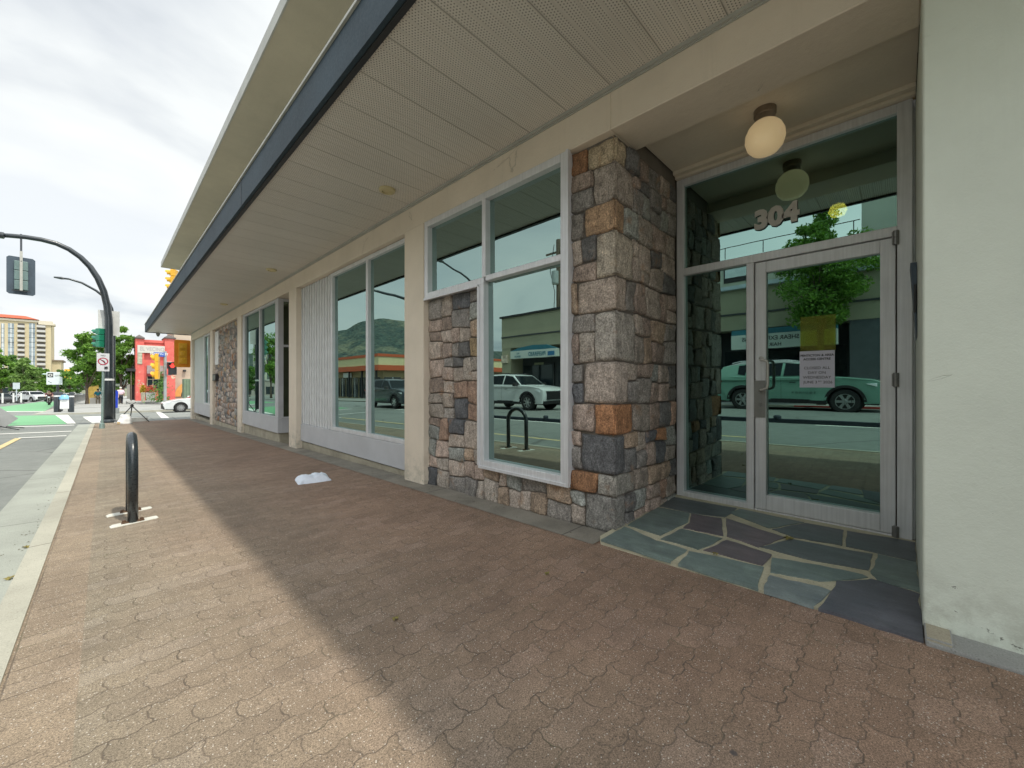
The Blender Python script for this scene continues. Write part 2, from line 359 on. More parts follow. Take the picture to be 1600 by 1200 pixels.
def mk_soffit():
    t = NT('perforated_vinyl_soffit'); X, Y, Z = t.xyz(t.pos())
    f = t.M('FRACT', t.M('DIVIDE', t.M('ADD', Y, 0.05), 0.41)); e = t.M('MULTIPLY', t.M('MINIMUM', f, t.M('SUBTRACT', 1.0, f)), 0.41); seam = t.map(e, 0.001, 0.004, 1, 0)
    g = t.M('FRACT', t.M('DIVIDE', t.M('ADD', Y, 0.05), 0.1025)); ge = t.M('MULTIPLY', t.M('MINIMUM', g, t.M('SUBTRACT', 1.0, g)), 0.1025); grv = t.map(ge, 0.004, 0.014, 1, 0)
    gx = t.M('DIVIDE', X, 0.022); gy = t.M('DIVIDE', Y, 0.018); ry = t.M('FLOOR', gy)
    gx = t.M('ADD', gx, t.M('MULTIPLY', t.M('MODULO', ry, 2.0), 0.5))
    ax = t.M('SUBTRACT', t.M('FRACT', gx), 0.5); ay = t.M('SUBTRACT', t.M('FRACT', gy), 0.5)
    rr = t.M('SQRT', t.M('ADD', t.M('MULTIPLY', ax, ax), t.M('MULTIPLY', ay, ay))); hole = t.map(rr, 0.17, 0.26, 1, 0); hole = t.M('MULTIPLY', hole, t.M('SUBTRACT', 1.0, grv))
    base = (0.72, 0.68, 0.61); n = t.noise(t.pos(), 1.1, 4); col = t.ramp(n, [(0.3, tuple(x*0.93 for x in base)), (0.7, base)])
    pr = t.white(t.vec(t.M('FLOOR', t.M('DIVIDE', t.M('ADD', Y, 0.05), 0.41)), 3.0)); col = t.mix(1.0, col, t.ramp(pr, [(0, 0.955), (1, 1.03)]), 'MULTIPLY')
    col = t.mix(t.M('MULTIPLY', hole, 0.9), col, (0.05, 0.045, 0.035)); col = t.mix(t.M('MULTIPLY', seam, 0.55), col, (0.10, 0.09, 0.07)); col = t.mix(t.M('MULTIPLY', grv, 0.10), col, (0.2, 0.18, 0.14))
    h = t.M('SUBTRACT', t.M('MULTIPLY', grv, -0.5), seam)
    return t.fin(col, 0.42, t.bump(h, 0.8, 0.008))
MT['soffit'] = mk_soffit()
def mk_glass(name, tint, trans=0.22, tcol=(0.45, 0.60, 0.50)):
    t = NT(name); t.n.remove(t.p)
    P = t.pos(); n = t.noise(P, 1.6, 2); b = t.bump(n, 0.03, 0.01)
    g = t.n.new('ShaderNodeBsdfGlossy'); g.inputs['Roughness'].default_value = 0.0; t.set(g.inputs['Color'], tint); t.l.new(b, g.inputs['Normal'])
    tr = t.n.new('ShaderNodeBsdfTransparent'); t.set(tr.inputs['Color'], tcol)
    m = t.n.new('ShaderNodeMixShader'); lw = t.n.new('ShaderNodeLayerWeight'); lw.inputs['Blend'].default_value = 0.35
    f = t.map(lw.outputs['Facing'], 0.0, 1.0, 1 - trans, 1.0)
    t.l.new(f, m.inputs[0]); t.l.new(tr.outputs[0], m.inputs[1]); t.l.new(g.outputs[0], m.inputs[2]); t.l.new(m.outputs[0], t.out.inputs[0])
    return t.mat
MT['glass'] = mk_glass('green_mirror_glass', (0.32, 0.44, 0.41)); MT['glass_door'] = mk_glass('teal_mirror_glass', (0.25, 0.39, 0.36), 0.25)
MT['glass_dark'] = paint('dark_window_glass', (0.02, 0.03, 0.035), 0.06, 0.1, 2.0, 0, Specular_IOR_Level=0.6)
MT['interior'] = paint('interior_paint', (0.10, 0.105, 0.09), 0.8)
def mk_stone():
    t = NT('granite_stone_facing'); at_ = t.n.new('ShaderNodeVertexColor'); at_.layer_name = 'Col'; c = at_.outputs[0]; P = t.pos()
    a = t.noise(P, 11, 6, 0.7, 0.6); b = t.noise(P, 75, 5, 0.75); r = t.noise(P, 5.3, 5, 0.6, 0.4)
    X, Y, Z = t.xyz(P); vn = t.noise(t.vec(t.M('MULTIPLY', X, 22), t.M('MULTIPLY', Y, 22), t.M('MULTIPLY', Z, 7)), 1, 5, 0.7, 1.5)
    col = t.mix(1.0, c, t.ramp(a, [(0.28, 0.55), (0.5, 1.0), (0.75, 1.42)]), 'MULTIPLY'); col = t.mix(1.0, col, t.ramp(b, [(0.34, 0.45), (0.5, 0.95), (0.66, 1.6)]), 'MULTIPLY')
    col = t.mix(1.0, col, t.ramp(vn, [(0.32, 0.62), (0.5, 1.0), (0.7, 1.22)]), 'MULTIPLY')
    col = t.mix(t.map(r, 0.60, 0.74, 0, 0.6), col, (0.36, 0.19, 0.09))
    h = t.M('ADD', t.M('MULTIPLY', a, 1.0), t.M('ADD', t.M('MULTIPLY', b, 0.35), t.M('MULTIPLY', vn, 0.4)))
    return t.fin(col, 0.8, t.bump(h, 0.8, 0.014))
MT['stone'] = mk_stone(); MT['mortar'] = mk_concrete('wall_mortar', (0.19, 0.165, 0.14), 0.7, 0, 6.0)
def mk_flag():
    t = NT('slate_flagstone'); at_ = t.n.new('ShaderNodeVertexColor'); at_.layer_name = 'Col'; c = at_.outputs[0]; P = t.pos(); X, Y, Z = t.xyz(P)
    a = t.noise(P, 7, 6, 0.65, 0.8); s = t.noise(t.vec(t.M('MULTIPLY', X, 14), t.M('MULTIPLY', Y, 4), 0.0), 1, 6, 0.7, 0.6); b = t.noise(P, 120, 4, 0.7)
    col = t.mix(1.0, c, t.ramp(a, [(0.3, (0.72, 0.72, 0.78)), (0.55, 1.0), (0.75, (1.25, 1.3, 1.28))]), 'MULTIPLY'); col = t.mix(1.0, col, t.ramp(s, [(0.35, 0.82), (0.65, 1.15)]), 'MULTIPLY'); col = t.mix(1.0, col, t.ramp(b, [(0.3, 0.85), (0.7, 1.15)]), 'MULTIPLY')
    return t.fin(col, t.map(a, 0.3, 0.7, 0.38, 0.6), t.bump(t.M('ADD', s, t.M('MULTIPLY', b, 0.25)), 0.45, 0.006))
MT['flag'] = mk_flag(); MT['flagmortar'] = mk_concrete('cream_mortar', (0.50, 0.47, 0.34), 0.75, 0, 8.0)
def mk_leaf(name, dark, light, seed=0):
    t = NT(name); g = t.n.new('ShaderNodeNewGeometry'); n = t.noise(t.pos(), 1.1, 3)
    f = t.M('ADD', t.M('MULTIPLY', g.outputs['Random Per Island'], 0.65), t.M('MULTIPLY', n, 0.35))
    col = t.ramp(f, [(0.1, dark), (0.85, light)]); t.fin(col, 0.5)
    tr = t.n.new('ShaderNodeBsdfTranslucent'); t.l.new(t.mix(0.5, col, light), tr.inputs[0]); m = t.n.new('ShaderNodeMixShader'); m.inputs[0].default_value = 0.35
    t.l.new(t.p.outputs[0], m.inputs[1]); t.l.new(tr.outputs[0], m.inputs[2]); t.l.new(m.outputs[0], t.out.inputs[0]); return t.mat
MT['leaf'] = mk_leaf('street_tree_leaf', (0.045, 0.125, 0.014), (0.20, 0.38, 0.05)); MT['leaf2'] = mk_leaf('pale_tree_leaf', (0.08, 0.17, 0.035), (0.27, 0.42, 0.11)); MT['leaf3'] = mk_leaf('dark_tree_leaf', (0.035, 0.10, 0.02), (0.14, 0.28, 0.055))
MT['bark'] = paint('tree_bark', (0.13, 0.10, 0.075), 0.9, 0.3, 12, 0.6)
def cpaint(name, c, rough=0.28, coat=0.6): return paint(name, c, rough, 0.04, 2.0, 0, Coat_Weight=coat)
MT['tyre'] = paint('tyre_rubber', (0.022, 0.022, 0.023), 0.8, 0.2, 20); MT['rim'] = mk_alu('wheel_alloy', (0.55, 0.56, 0.57), 0.8, 0.3); MT['trim'] = paint('black_trim', (0.018, 0.018, 0.02), 0.5, 0.1)
MT['headlamp'] = paint('headlamp_lens', (0.70, 0.74, 0.78), 0.12, 0.1, 30, 0); MT['taillamp'] = paint('tail_lamp_lens', (0.35, 0.015, 0.015), 0.2, 0.1, 30, 0)
MT['carglass'] = paint('car_glass', (0.012, 0.018, 0.022), 0.05, 0.1, 2.0, 0, Specular_IOR_Level=0.12)
MT['white'] = paint('white_paint', (0.74, 0.75, 0.74), 0.5, 0.05); MT['grey'] = paint('grey_galvanised_steel', (0.34, 0.37, 0.37), 0.45, 0.12, 8, 0.1, 0.3)
MT['pole'] = paint('black_painted_steel', (0.022, 0.030, 0.036), 0.30, 0.2, 6, 0.08, 0.0, 60, Coat_Weight=0.3)
MT['yellow'] = paint('signal_yellow_paint', (0.72, 0.38, 0.02), 0.42, 0.1); MT['orange'] = paint('weathered_orange_backplate', (0.74, 0.27, 0.01), 0.5, 0.12, 6)
MT['navy'] = paint('dark_blue_grey_metal', (0.05, 0.075, 0.10), 0.45, 0.15)
MT['red'] = emis('lit_red_hand', (1.0, 0.04, 0.03), 0.8)
# ================================================================== the setting
def strip_sheet(name, x_list, y_list, zf, mat, kind='structure', thick=0):
    m = MB(); nx, ny = len(x_list), len(y_list)
    vs = [(x, y, zf(x, y)) for y in y_list for x in x_list]
    fs = [(j*nx+i, j*nx+i+1, (j+1)*nx+i+1, (j+1)*nx+i) for j in range(ny-1) for i in range(nx-1)]
    m.add(vs, fs); o = m.build(name, mat); tag(o, kind=kind); return o
YB = [-60, 0, 22.8]; YL = [-60, -20, 0, 10, 22.8, 24.6, 30, 37.4, 60, 100, 200, 320, 600]
terr = paint('dry_ground', (0.16, 0.17, 0.11), 0.95, 0.3, 0.02, 0)
strip_sheet('ground', [-2500, -60, 60, 2500], [-400, -60, 320, 700, 6000], lambda x, y: gz(y) - 0.42, terr)
strip_sheet('main_street', [-10.6, -9, -7.02, -4, -2, -0.80], YL, lambda x, y: rz(x, y), MT['asphalt'])
strip_sheet('gutter', [-0.80, -0.42], [-60, -8, 0, 4, 8, 14, 22.8, 24.7], lambda x, y: rz(x, y) + 0.006, MT['gutter'])
strip_sheet('side_street', [-0.80, 6, 30, 70], [24.6, 31, 37.4], lambda x, y: gz(y) - 0.118, MT['asphalt'])
strip_sheet('side_street', [-90, -40, -10.6], [24.6, 31, 37.4], lambda x, y: gz(y) + 0.0, MT['asphalt'])
strip_sheet('parking_lot', [-90, -40, -12.3], [37.45, 60, 100, 200], lambda x, y: gz(y) + 0.05, mk_asphalt('lot_asphalt', (0.2, 0.21, 0.19), (0.27, 0.28, 0.25), False))
def gzz(d): return lambda x, y: gz(y) + d
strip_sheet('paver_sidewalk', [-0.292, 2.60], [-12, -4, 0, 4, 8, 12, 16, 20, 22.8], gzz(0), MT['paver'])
strip_sheet('concrete_edging', [2.50, 2.80], [1.62, 5, 10, 15, 20, 22.95], gzz(0.004), MT['strip'])
strip_sheet('corner_ramp', [-0.42, 2.8, 9], [22.8, 24.6], lambda x, y: gz(y) - (y - 22.8)*0.05, MT['walk'])
strip_sheet('far_sidewalk', [-2.9, 1, 14], [37.4, 60, 100, 200, 320], gzz(0.0), MT['walk'])
strip_sheet('opposite_sidewalk', [-12.9, -10.75], [-60, 0, 10, 24.4], gzz(0.05), MT['walk'])
k = MB()
for (a, b) in zip([-12, 0, 4, 8, 12, 16, 20], [0, 4, 8, 12, 16, 20, 22.8]):
    k.add([(-0.42, a, gz(a)-0.3), (-0.292, a, gz(a)-0.3), (-0.292, b, gz(b)-0.3), (-0.42, b, gz(b)-0.3), (-0.405, a, gz(a)+0.004), (-0.292, a, gz(a)+0.008), (-0.292, b, gz(b)+0.008), (-0.405, b, gz(b)+0.004)],
          [(4,5,6,7), (0,4,7,3), (1,2,6,5), (0,1,5,4), (3,7,6,2)])
tag(k.build('kerb', MT['curb']), kind='structure')
k = MB(); redk = paint('red_painted_kerb', (0.45, 0.05, 0.04), 0.7)
for (a, b, mi) in [(-60, -1.0, 1), (-1.0, 3.0, 1), (3.0, 24.4, 0)]:
    k.add([(-10.75, a, gz(a)-.3), (-10.6, a, gz(a)-.3), (-10.6, b, gz(b)-.3), (-10.75, b, gz(b)-.3), (-10.75, a, gz(a)+.054), (-10.6, a, gz(a)+.054), (-10.6, b, gz(b)+.054), (-10.75, b, gz(b)+.054)], [(4,5,6,7), (1,2,6,5), (0,4,7,3), (0,1,5,4), (3,7,6,2)], mi)
tag(k.build('opposite_kerb', [MT['curb'], redk]), kind='structure')
k = MB()
for (a, b) in zip([37.4, 60, 100, 200], [60, 100, 200, 320]):
    k.add([(-3.05, a, gz(a)-.3), (-2.9, a, gz(a)-.3), (-2.9, b, gz(b)-.3), (-3.05, b, gz(b)-.3), (-3.05, a, gz(a)+.006), (-2.9, a, gz(a)+.006), (-2.9, b, gz(b)+.006), (-3.05, b, gz(b)+.006)], [(4,5,6,7), (0,4,7,3), (1,2,6,5), (0,1,5,4)])
k.box(-3.05, 37.25, gz(37.3)-.4, 14, 37.4, gz(37.3)+.004)
tag(k.build('far_kerb', MT['curb']), kind='structure')
k = MB(); k.add([(-0.42, 24.45, gz(24.6)-.3), (9, 24.45, gz(24.6)-.3), (9, 24.75, gz(24.6)-.3), (-0.42, 24.75, gz(24.6)-.3), (-0.42, 24.45, gz(24.6)-.084), (9, 24.45, gz(24.6)-.084), (9, 24.75, gz(24.6)-.112), (-0.42, 24.75, gz(24.6)-.112)], [(4,5,6,7), (0,1,5,4), (1,2,6,5), (2,3,7,6), (3,0,4,7)]); tag(k.build('corner_kerb', MT['curb']), kind='structure')
# ---- markings (thin sheets above the asphalt)
def flat(m, pts, zf, dz, mi=0, n=10):
    a, b, c, d = [Vector(p) for p in pts]; vs = []; fs = []
    for j in range(n+1):
        for (p, q) in ((a, d), (b, c)):
            w = p.lerp(q, j/n); vs.append((w.x, w.y, zf(w.x, w.y) + dz))
    for j in range(n): fs.append((2*j, 2*j+1, 2*j+3, 2*j+2))
    m.add(vs, fs, mi)
def rzi(x, y): return rz(x, y) if x < -0.8 else gz(y) - 0.118
m = MB()
flat(m, [(-0.82, 20.3), (-3.9, 19.6), (-3.9, 19.83), (-0.82, 20.62)], rz, 0.006)
flat(m, [(-0.84, 18.2), (-1.75, 17.95), (-1.75, 18.2), (-0.84, 18.48)], rz, 0.006)
flat(m, [(-0.9, 24.2), (-4.6, 23.4), (-4.6, 23.7), (-0.9, 24.6)], rz, 0.006)
flat(m, [(-4.35, -30), (-4.47, -30), (-4.47, 17.4), (-4.35, 17.4)], rz, 0.006, 0, 40)
flat(m, [(-4.75, -30), (-4.87, -30), (-4.87, 17.4), (-4.75, 17.4)], rz, 0.006, 0, 40)
for yy in range(-20, 18, 6): flat(m, [(-7.8, yy), (-7.9, yy), (-7.9, yy+2.4), (-7.8, yy+2.4)], rz, 0.006)
flat(m, [(-5.2, 19.2), (-10.4, 18.9), (-10.4, 19.3), (-5.2, 19.6)], rz, 0.006)
flat(m, [(-0.4, 25.3), (0.35, 25.1), (0.2, 33.0), (-0.9, 33.0)], rzi, 0.010)
flat(m, [tuple(at(243.5, 641)[:2]), tuple(at(251, 641)[:2]), tuple(at(265, 650)[:2]), tuple(at(252, 650)[:2])], rzi, 0.008)
flat(m, [(-2.2, 42.6), (-4.9, 43.4), (-4.9, 44.6), (-2.2, 43.6)], rz, 0.012)
flat(m, [(-0.9, 25.6), (-1.15, 25.6), (-2.1, 36.2), (-1.6, 36.2)], rz, 0.014)
tag(m.build('white_road_markings', MT['mark_white']), kind='structure')
m = MB()
flat(m, [(-1.68, 2.0), (-1.80, 2.0), (-1.80, 18.0), (-1.68, 18.0)], rz, 0.006, 0, 30)
flat(m, [tuple(at(182, 643)[:2]), tuple(at(182, 641)[:2]), tuple(at(228, 638.5)[:2]), tuple(at(230, 640.5)[:2])], rzi, 0.008)
tag(m.build('faded_yellow_markings', MT['mark_yellow']), kind='structure')
m = MB()
flat(m, [(-1.15, 25.4), (-4.9, 24.4), (-4.9, 35.6), (-2.05, 36.0)], rz, 0.008)
flat(m, [(-3.1, 44.6), (-6.6, 44.9), (-6.9, 96), (-5.0, 96)], rz, 0.008)
tag(m.build('green_bike_lane', MT['mark_green']), kind='structure')
m = MB(); flat(m, [tuple(at(116, 644)[:2]), tuple(at(126, 643.5)[:2]), tuple(at(126, 641.5)[:2]), tuple(at(116, 641.5)[:2])], rz, 0.05)
tag(m.build('tactile_strip', MT['tactile']), kind='structure')
# mountain across the valley (seen mirrored in the windows)
def mountain(name, pts, seed, mat, dist):
    m = MB(); n = 70; rows = 14; vs = []
    for j in range(rows+1):
        f = j/rows
        for i in range(n+1):
            a = pts[0][0] + (pts[-1][0]-pts[0][0])*i/n
            for q in range(len(pts)-1):
                if pts[q][0] <= a <= pts[q+1][0]:
                    u = (a-pts[q][0])/(pts[q+1][0]-pts[q][0]); u = u*u*(3-2*u); h = pts[q][1]*(1-u)+pts[q+1][1]*u
            r = dist*(0.62 + 0.5*f); hh = h*(f**1.25)*dist
            hh += noise.fractal(Vector((a*9+seed, f*5, 0)), 1.0, 2.1, 6)*0.016*dist*math.sin(PI*min(1, f*0.9+0.1))
            vs.append((-math.sin(a)*r, math.cos(a)*r, hh - 30))
    fs = [(j*(n+1)+i, j*(n+1)+i+1, (j+1)*(n+1)+i+1, (j+1)*(n+1)+i) for j in range(rows) for i in range(n)]
    m.add(vs, fs); return tag(m.build(name, mat, smooth='all'), kind='structure')
t = NT('forested_hillside'); P = t.pos(); a = t.noise(P, 0.02, 7, 0.75); b = t.noise(P, 0.0045, 5, 0.6); v = t.vor(P, 0.055)
c = t.ramp(a, [(0.32, (0.018, 0.036, 0.040)), (0.5, (0.036, 0.060, 0.050)), (0.68, (0.085, 0.10, 0.075))]); c = t.mix(t.map(b, 0.52, 0.62, 0, 0.65), c, (0.17, 0.17, 0.11)); c = t.mix(1.0, c, t.ramp(v, [(0.1, 0.6), (0.6, 1.3)]), 'MULTIPLY')
MT['hill'] = t.fin(c, 0.95, t.bump(t.M('ADD', a, v), 1.0, 12))
mountain('mountain', [(R(12), 0.085), (R(18), 0.12), (R(22.5), 0.150), (R(25), 0.176), (R(27.5), 0.186), (R(30), 0.182), (R(34), 0.165), (R(42), 0.10), (R(60), 0.06)], 3.0, MT['hill'], 2300)

# ================================================================== the office building
B = thing('office_building', (2.7, 10, 0), 'low cream office building with stone panels, green windows and a long canopy', 'building')
PX = 2.72; PIL = [(4.15, 4.59), (8.77, 9.22), (13.43, 13.90), (17.80, 18.28), (22.62, 23.08)]
BEAM0, BEAM1 = 3.11, 3.43
# walls: body shell (back, ends, core between the openings)
w = MB()
w.box(2.95, 23.0, -0.9, 9.0, 23.08, 3.9); w.box(9.0, -14, -0.9, 9.2, 23.0, 9.0)                    # far end wall, back wall
w.box(3.20, 23.00, 3.44, 9.0, 23.06, 6.3)
w.box(2.96, 1.66, -0.3, 3.05, 3.13, 0.30); w.box(2.96, 3.13, -0.3, 3.05, 4.15, 2.18); w.box(2.96, 1.66, 0.30, 3.05, 2.0, 3.11)
w.box(2.96, 13.9, -0.6, 3.05, 17.8, 3.11)
w.build('wall', MT['mortar'], B)
w = MB(); w.box(PX, -14, BEAM0, 3.05, -0.07, BEAM1); w.box(PX, -0.07, BEAM0, 3.12, 1.60, BEAM1); w.box(PX, 1.60, BEAM0, 3.12, 23.08, BEAM1)
w.build('beam', MT['beam'], B, bevel=0.006, seg=1)
for (a, b) in PIL:
    w = MB(); w.box(PX-0.02, a, gz(b)-0.25, 3.10, b, BEAM0-0.003); w.build('pillar', MT['beam'], B, bevel=0.006, seg=1)
w = MB(); w.box(2.68, -14, 0.012, 4.3, -0.07, BEAM0-0.003)
w.build('wall', MT['pier'], B, bevel=0.006, seg=1)['label'] = 'pale painted wall beside the entrance'
w = MB(); w.box(2.52, -14, -0.2, 2.70, -0.075, 0.020); w.box(2.535, -0.16, -0.1, 2.72, -0.073, 0.034, 1)
w.build('footing', [MT['walk'], MT['oldconc']], B, bevel=0.006)
# entry ceiling and lintel behind the beam
w = MB(); w.box(3.12, -0.07, 3.225, 4.3, 1.60, 3.40); w.build('entry_ceiling', MT['ceil'], B)
w = MB(); w.box(3.88, -0.069, 3.19, 3.97, 1.60, 3.224); w.box(3.93, -0.069, 3.165, 3.975, 1.60, 3.19); w.build('ceiling_trim', MT['ceil'], B, bevel=0.004)
# lower sills / concrete base under the windows
w = MB()
for (a, b) in [(4.59, 8.77), (18.28, 22.62)]: w.box(2.812, a, gz(b)-0.25, 3.3, b, gz((a+b)/2)+0.105)
w.box(2.775, 10.17, -0.7, 3.3, 13.43, 0.027); w.box(2.80, 13.90, -0.8, 2.95, 17.80, -0.17); w.box(3.0, 9.22, -0.6, 4.4, 10.2, -0.10)
w.build('plinth', MT['oldconc'], B, bevel=0.012)
# canopy: soffit, fascia, top
CX = 1.22; CY0, CY1 = -14.0, 23.7
w = MB(); w.box(CX+0.02, CY0, 3.43, PX+0.2, CY1-0.02, 3.47); w.build('canopy_soffit', MT['soffit'], B)
w = MB(); w.box(CX-0.012, CY0, 3.415, CX+0.02, CY1, 3.745); w.box(CX-0.012, CY1-0.02, 3.415, PX+1.2, CY1+0.012, 3.745); w.build('canopy_fascia', MT['fascia'], B)
w = MB(); w.box(CX+0.021, CY0, 3.405, CX+0.06, CY1-0.022, 3.429); w.box(CX+0.06, CY1-0.06, 3.405, 3.9, CY1-0.022, 3.429); w.build('fascia_shadow_strip', MT['black'], B)  # black strip under the fascia, standing in for its shadow line
w = MB(); w.box(CX-0.03, CY0, 3.746, CX+0.10, CY1+0.03, 3.770); w.box(CX+0.1, CY0, 3.746, 3.25, CY1+0.03, 3.762); w.build('canopy_flashing', MT['flash'], B)
w = MB(); w.box(PX-0.028, CY0, 3.405, PX-0.004, 23.05, 3.429); w.box(PX-0.012, CY0, 3.392, PX-0.001, 23.05, 3.405); w.build('soffit_trim', MT['flash'], B)
for y in (0.9, 6.0, 11.1, 16.2, 21.3):
    w = MB(); w.box(CX-0.0155, y, 3.42, CX-0.0125, y+0.012, 3.74); w.build('fascia_joint', MT['black'], B)
# upper storey and its roof
w = MB(); w.box(3.2, -14, 3.765, 3.4, 23.06, 6.38); w.build('upper_wall', MT['beam'], B)
for y in range(-12, 23, 5):
    f = MB(); f.box(3.17, y, 4.4, 3.199, y+3.2, 5.9); f = f.build('upper_window', MT['alu'], B); g = MB(); g.box(3.155, y+.07, 4.47, 3.169, y+3.13, 5.83); g.build('pane', MT['glass_dark'], f)
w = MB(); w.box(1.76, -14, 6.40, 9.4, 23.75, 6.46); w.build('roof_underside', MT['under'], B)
w = MB(); w.box(1.74, -14.02, 6.461, 9.42, 23.77, 6.62); w.box(1.735, -14.02, 6.39, 1.758, 23.77, 6.46); w.box(1.76, 23.752, 6.39, 9.42, 23.77, 6.46); w.build('roof', MT['flash'], B)
# gutter outlet under canopy end
w = MB(); w.lathe([(0.07, 3.40), (0.07, 3.33), (0.03, 3.24), (0.0, 3.24)], (1.62, 23.4, 0)); w.build('drain_outlet', MT['darksteel'], B)

# ---- stone facing
PAL = [(.46,.39,.33), (.40,.35,.30), (.52,.41,.345), (.33,.30,.27), (.19,.185,.18), (.37,.29,.24), (.45,.34,.25), (.55,.46,.39), (.28,.26,.24), (.46,.31,.23), (.40,.21,.11), (.46,.34,.20), (.155,.16,.17), (.36,.37,.34)]
PW = [12, 11, 10, 9, 6, 9, 6, 8, 8, 4, 3, 3, 5, 8]
rs = random.Random(11)
def stone(m, fr, x0, z0, x1, z1, col, n=7, depth=0.026, openL=False, gap=0.008, skew=0.034, rr=rs):
    O, U, V, N = fr
    def jit(x, z):
        v = noise.noise_vector(Vector((x*5.3 + O[1]*3, z*5.3, 1.7))); return Vector((v.x, v.y)) * skew
    cs = [Vector((x, z)) + jit(x, z) for (x, z) in ((x0, z0), (x1, z0), (x1, z1), (x0, z1))]
    if openL:
        cs[0].x = x0; cs[3].x = x0
    ctr = (cs[0]+cs[1]+cs[2]+cs[3])/4; L = [-1 + 2*i/n for i in range(n+1)]
    if n >= 6: L = [-1, -.965, -.8, -.4, 0, .4, .8, .965, 1]
    seed = rr.uniform(0, 90); k = len(L); vs = []; dp = depth*rr.uniform(0.7, 1.35); tx, tz = rr.uniform(-.3, .3), rr.uniform(-.3, .3)
    for b in L:
        for a in L:
            rnd = 1 - 0.055*(a*a)*(b*b)*(1 + 0.8*math.sin(seed*3+a*2-b))
            aa = max(-1, a*rnd) if not (openL and a < 0) else a
            s, q = (aa+1)/2, (b*rnd+1)/2
            p = (cs[0]*(1-s)+cs[1]*s)*(1-q) + (cs[3]*(1-s)+cs[2]*s)*q
            d = (ctr-p); 
            if d.length > 1e-6 and not (openL and a <= -0.99): p = p + d.normalized()*min(gap*0.5, d.length)
            e = max(abs(a) if not (openL and a < 0) else 0, abs(b))
            h = 0.0 if e >= 0.999 else dp*(1 - 0.22*max(0, (e-.7)/.3))
            if e < 0.999:
                h += noise.fractal(Vector((p.x*9+seed, p.y*9, seed)), 0.8, 2.2, 5)*0.017 + dp*0.25*(a*tx+b*tz)
            else:
                w2 = noise.noise_vector(Vector((p.x*22, p.y*22, seed)))*0.008; p = p + Vector((w2.x, w2.y))
            vs.append(Vector(O) + Vector(U)*p.x + Vector(V)*p.y + Vector(N)*(h-0.004))
    fs = [(j*k+i, j*k+i+1, (j+1)*k+i+1, (j+1)*k+i) for j in range(k-1) for i in range(k-1)]
    m.cc = (*[q*0.86 for q in col], 1); m.add(vs, fs); m.cc = (1,1,1,1)
def pick(rr=rs):
    c = rr.choices(PAL, PW)[0]; f = rr.uniform(0.82, 1.18); return tuple(x*f for x in c)
def split(m, fr, x0, z0, x1, z1, mx=0.40, mn=0.15, n=7, rr=rs, depth=0.035):
    w, h = x1-x0, z1-z0
    if w > mx or h > mx*0.9 or (w*h > 0.045 and rr.random() < 0.75):
        vert = w > h*rr.uniform(0.7, 1.2)
        if vert and w > 2*mn:
            c = x0 + w*rr.uniform(0.34, 0.66); split(m, fr, x0, z0, c, z1, mx, mn, n, rr, depth); split(m, fr, c, z0, x1, z1, mx, mn, n, rr, depth); return
        if h > 2*mn*0.85:
            c = z0 + h*rr.uniform(0.34, 0.66); split(m, fr, x0, z0, x1, c, mx, mn, n, rr, depth); split(m, fr, x0, c, x1, z1, mx, mn, n, rr, depth); return
    stone(m, fr, x0, z0, x1, z1, pick(rr), n, depth, rr=rr)
# front face: U=+Y, V=+Z, N=-X ; return face: U=+X, N=-Y
SX = 2.80; SY = 1.615
FA = ((SX, SY, 0), (0, 1, 0), (0, 0, 1), (-1, 0, 0)); FB = ((SX, SY, 0), (1, 0, 0), (0, 0, 1), (0, -1, 0))
m = MB(); z = -0.04
qs = [.30, .17, .31, .25, .34, .40, .27, .36, .24, .30, .19, 0.02]; i = 0
qcol = [(.27,.26,.24), (.38,.36,.32), (.165,.168,.175), (.48,.24,.12), (.50,.42,.36), (.46,.42,.37), (.50,.41,.34), (.54,.47,.38), (.48,.32,.20), (.42,.36,.31), (.52,.42,.29), (.3,.3,.3)]
for i, hq in enumerate(qs):
    z1 = min(z + hq, 3.105) if i < len(qs)-1 else 3.105
    if z1 - z < 0.06: break
    wa = [.26, .14, .30, .17, .27, .17, .34, .16, .27, .18, .24][i % 11]; wb = [.14, .30, .13, .27, .17, .30, .15, .26, .14, .28, .16][i % 11]; col = qcol[i]
    stone(m, FA, -0.032, z, wa, z1, col, openL=True, skew=0.0); stone(m, FB, -0.032, z, wb, z1, col, openL=True, skew=0.0)
    split(m, FA, wa, z, 0.395, z1, 0.30, 0.10)
    split(m, FB, wb, z, 1.13, z1, 0.30)
    if i == len(qs)-1 or z1 >= 3.10: split(m, FB, 0.32, 3.105, 1.13, 3.225, 0.30)
    z = z1
for (a0, z0, a1, z1) in [(0.395, -0.05, 1.0, 0.30), (1.0, -0.07, 1.525, 0.30), (1.525, -0.09, 2.535, 0.75), (1.525, 0.75, 2.535, 1.45), (1.525, 1.45, 2.535, 2.17)]:
    split(m, FA, a0, z0, a1, z1)
m.build('stone_facing', MT['stone'], B, smooth='all', normals=False)
w = MB(); w.box(SX+0.001, SY+0.001, -0.3, SX+0.17, 4.15, 0.29); w.box(SX+0.001, 3.14, 0.29, SX+0.17, 4.15, 2.17); w.box(SX+0.001, SY+0.001, 0.29, SX+0.17, 2.0, 3.11); w.box(SX+0.17, SY+0.001, -0.3, 3.98, SY+0.05, 3.30)
w.build('mortar_bed', MT['mortar'], B)
m = MB(); FC = ((2.80, 13.90, 0), (0, 1, 0), (0, 0, 1), (-1, 0, 0)); r2_ = random.Random(5)
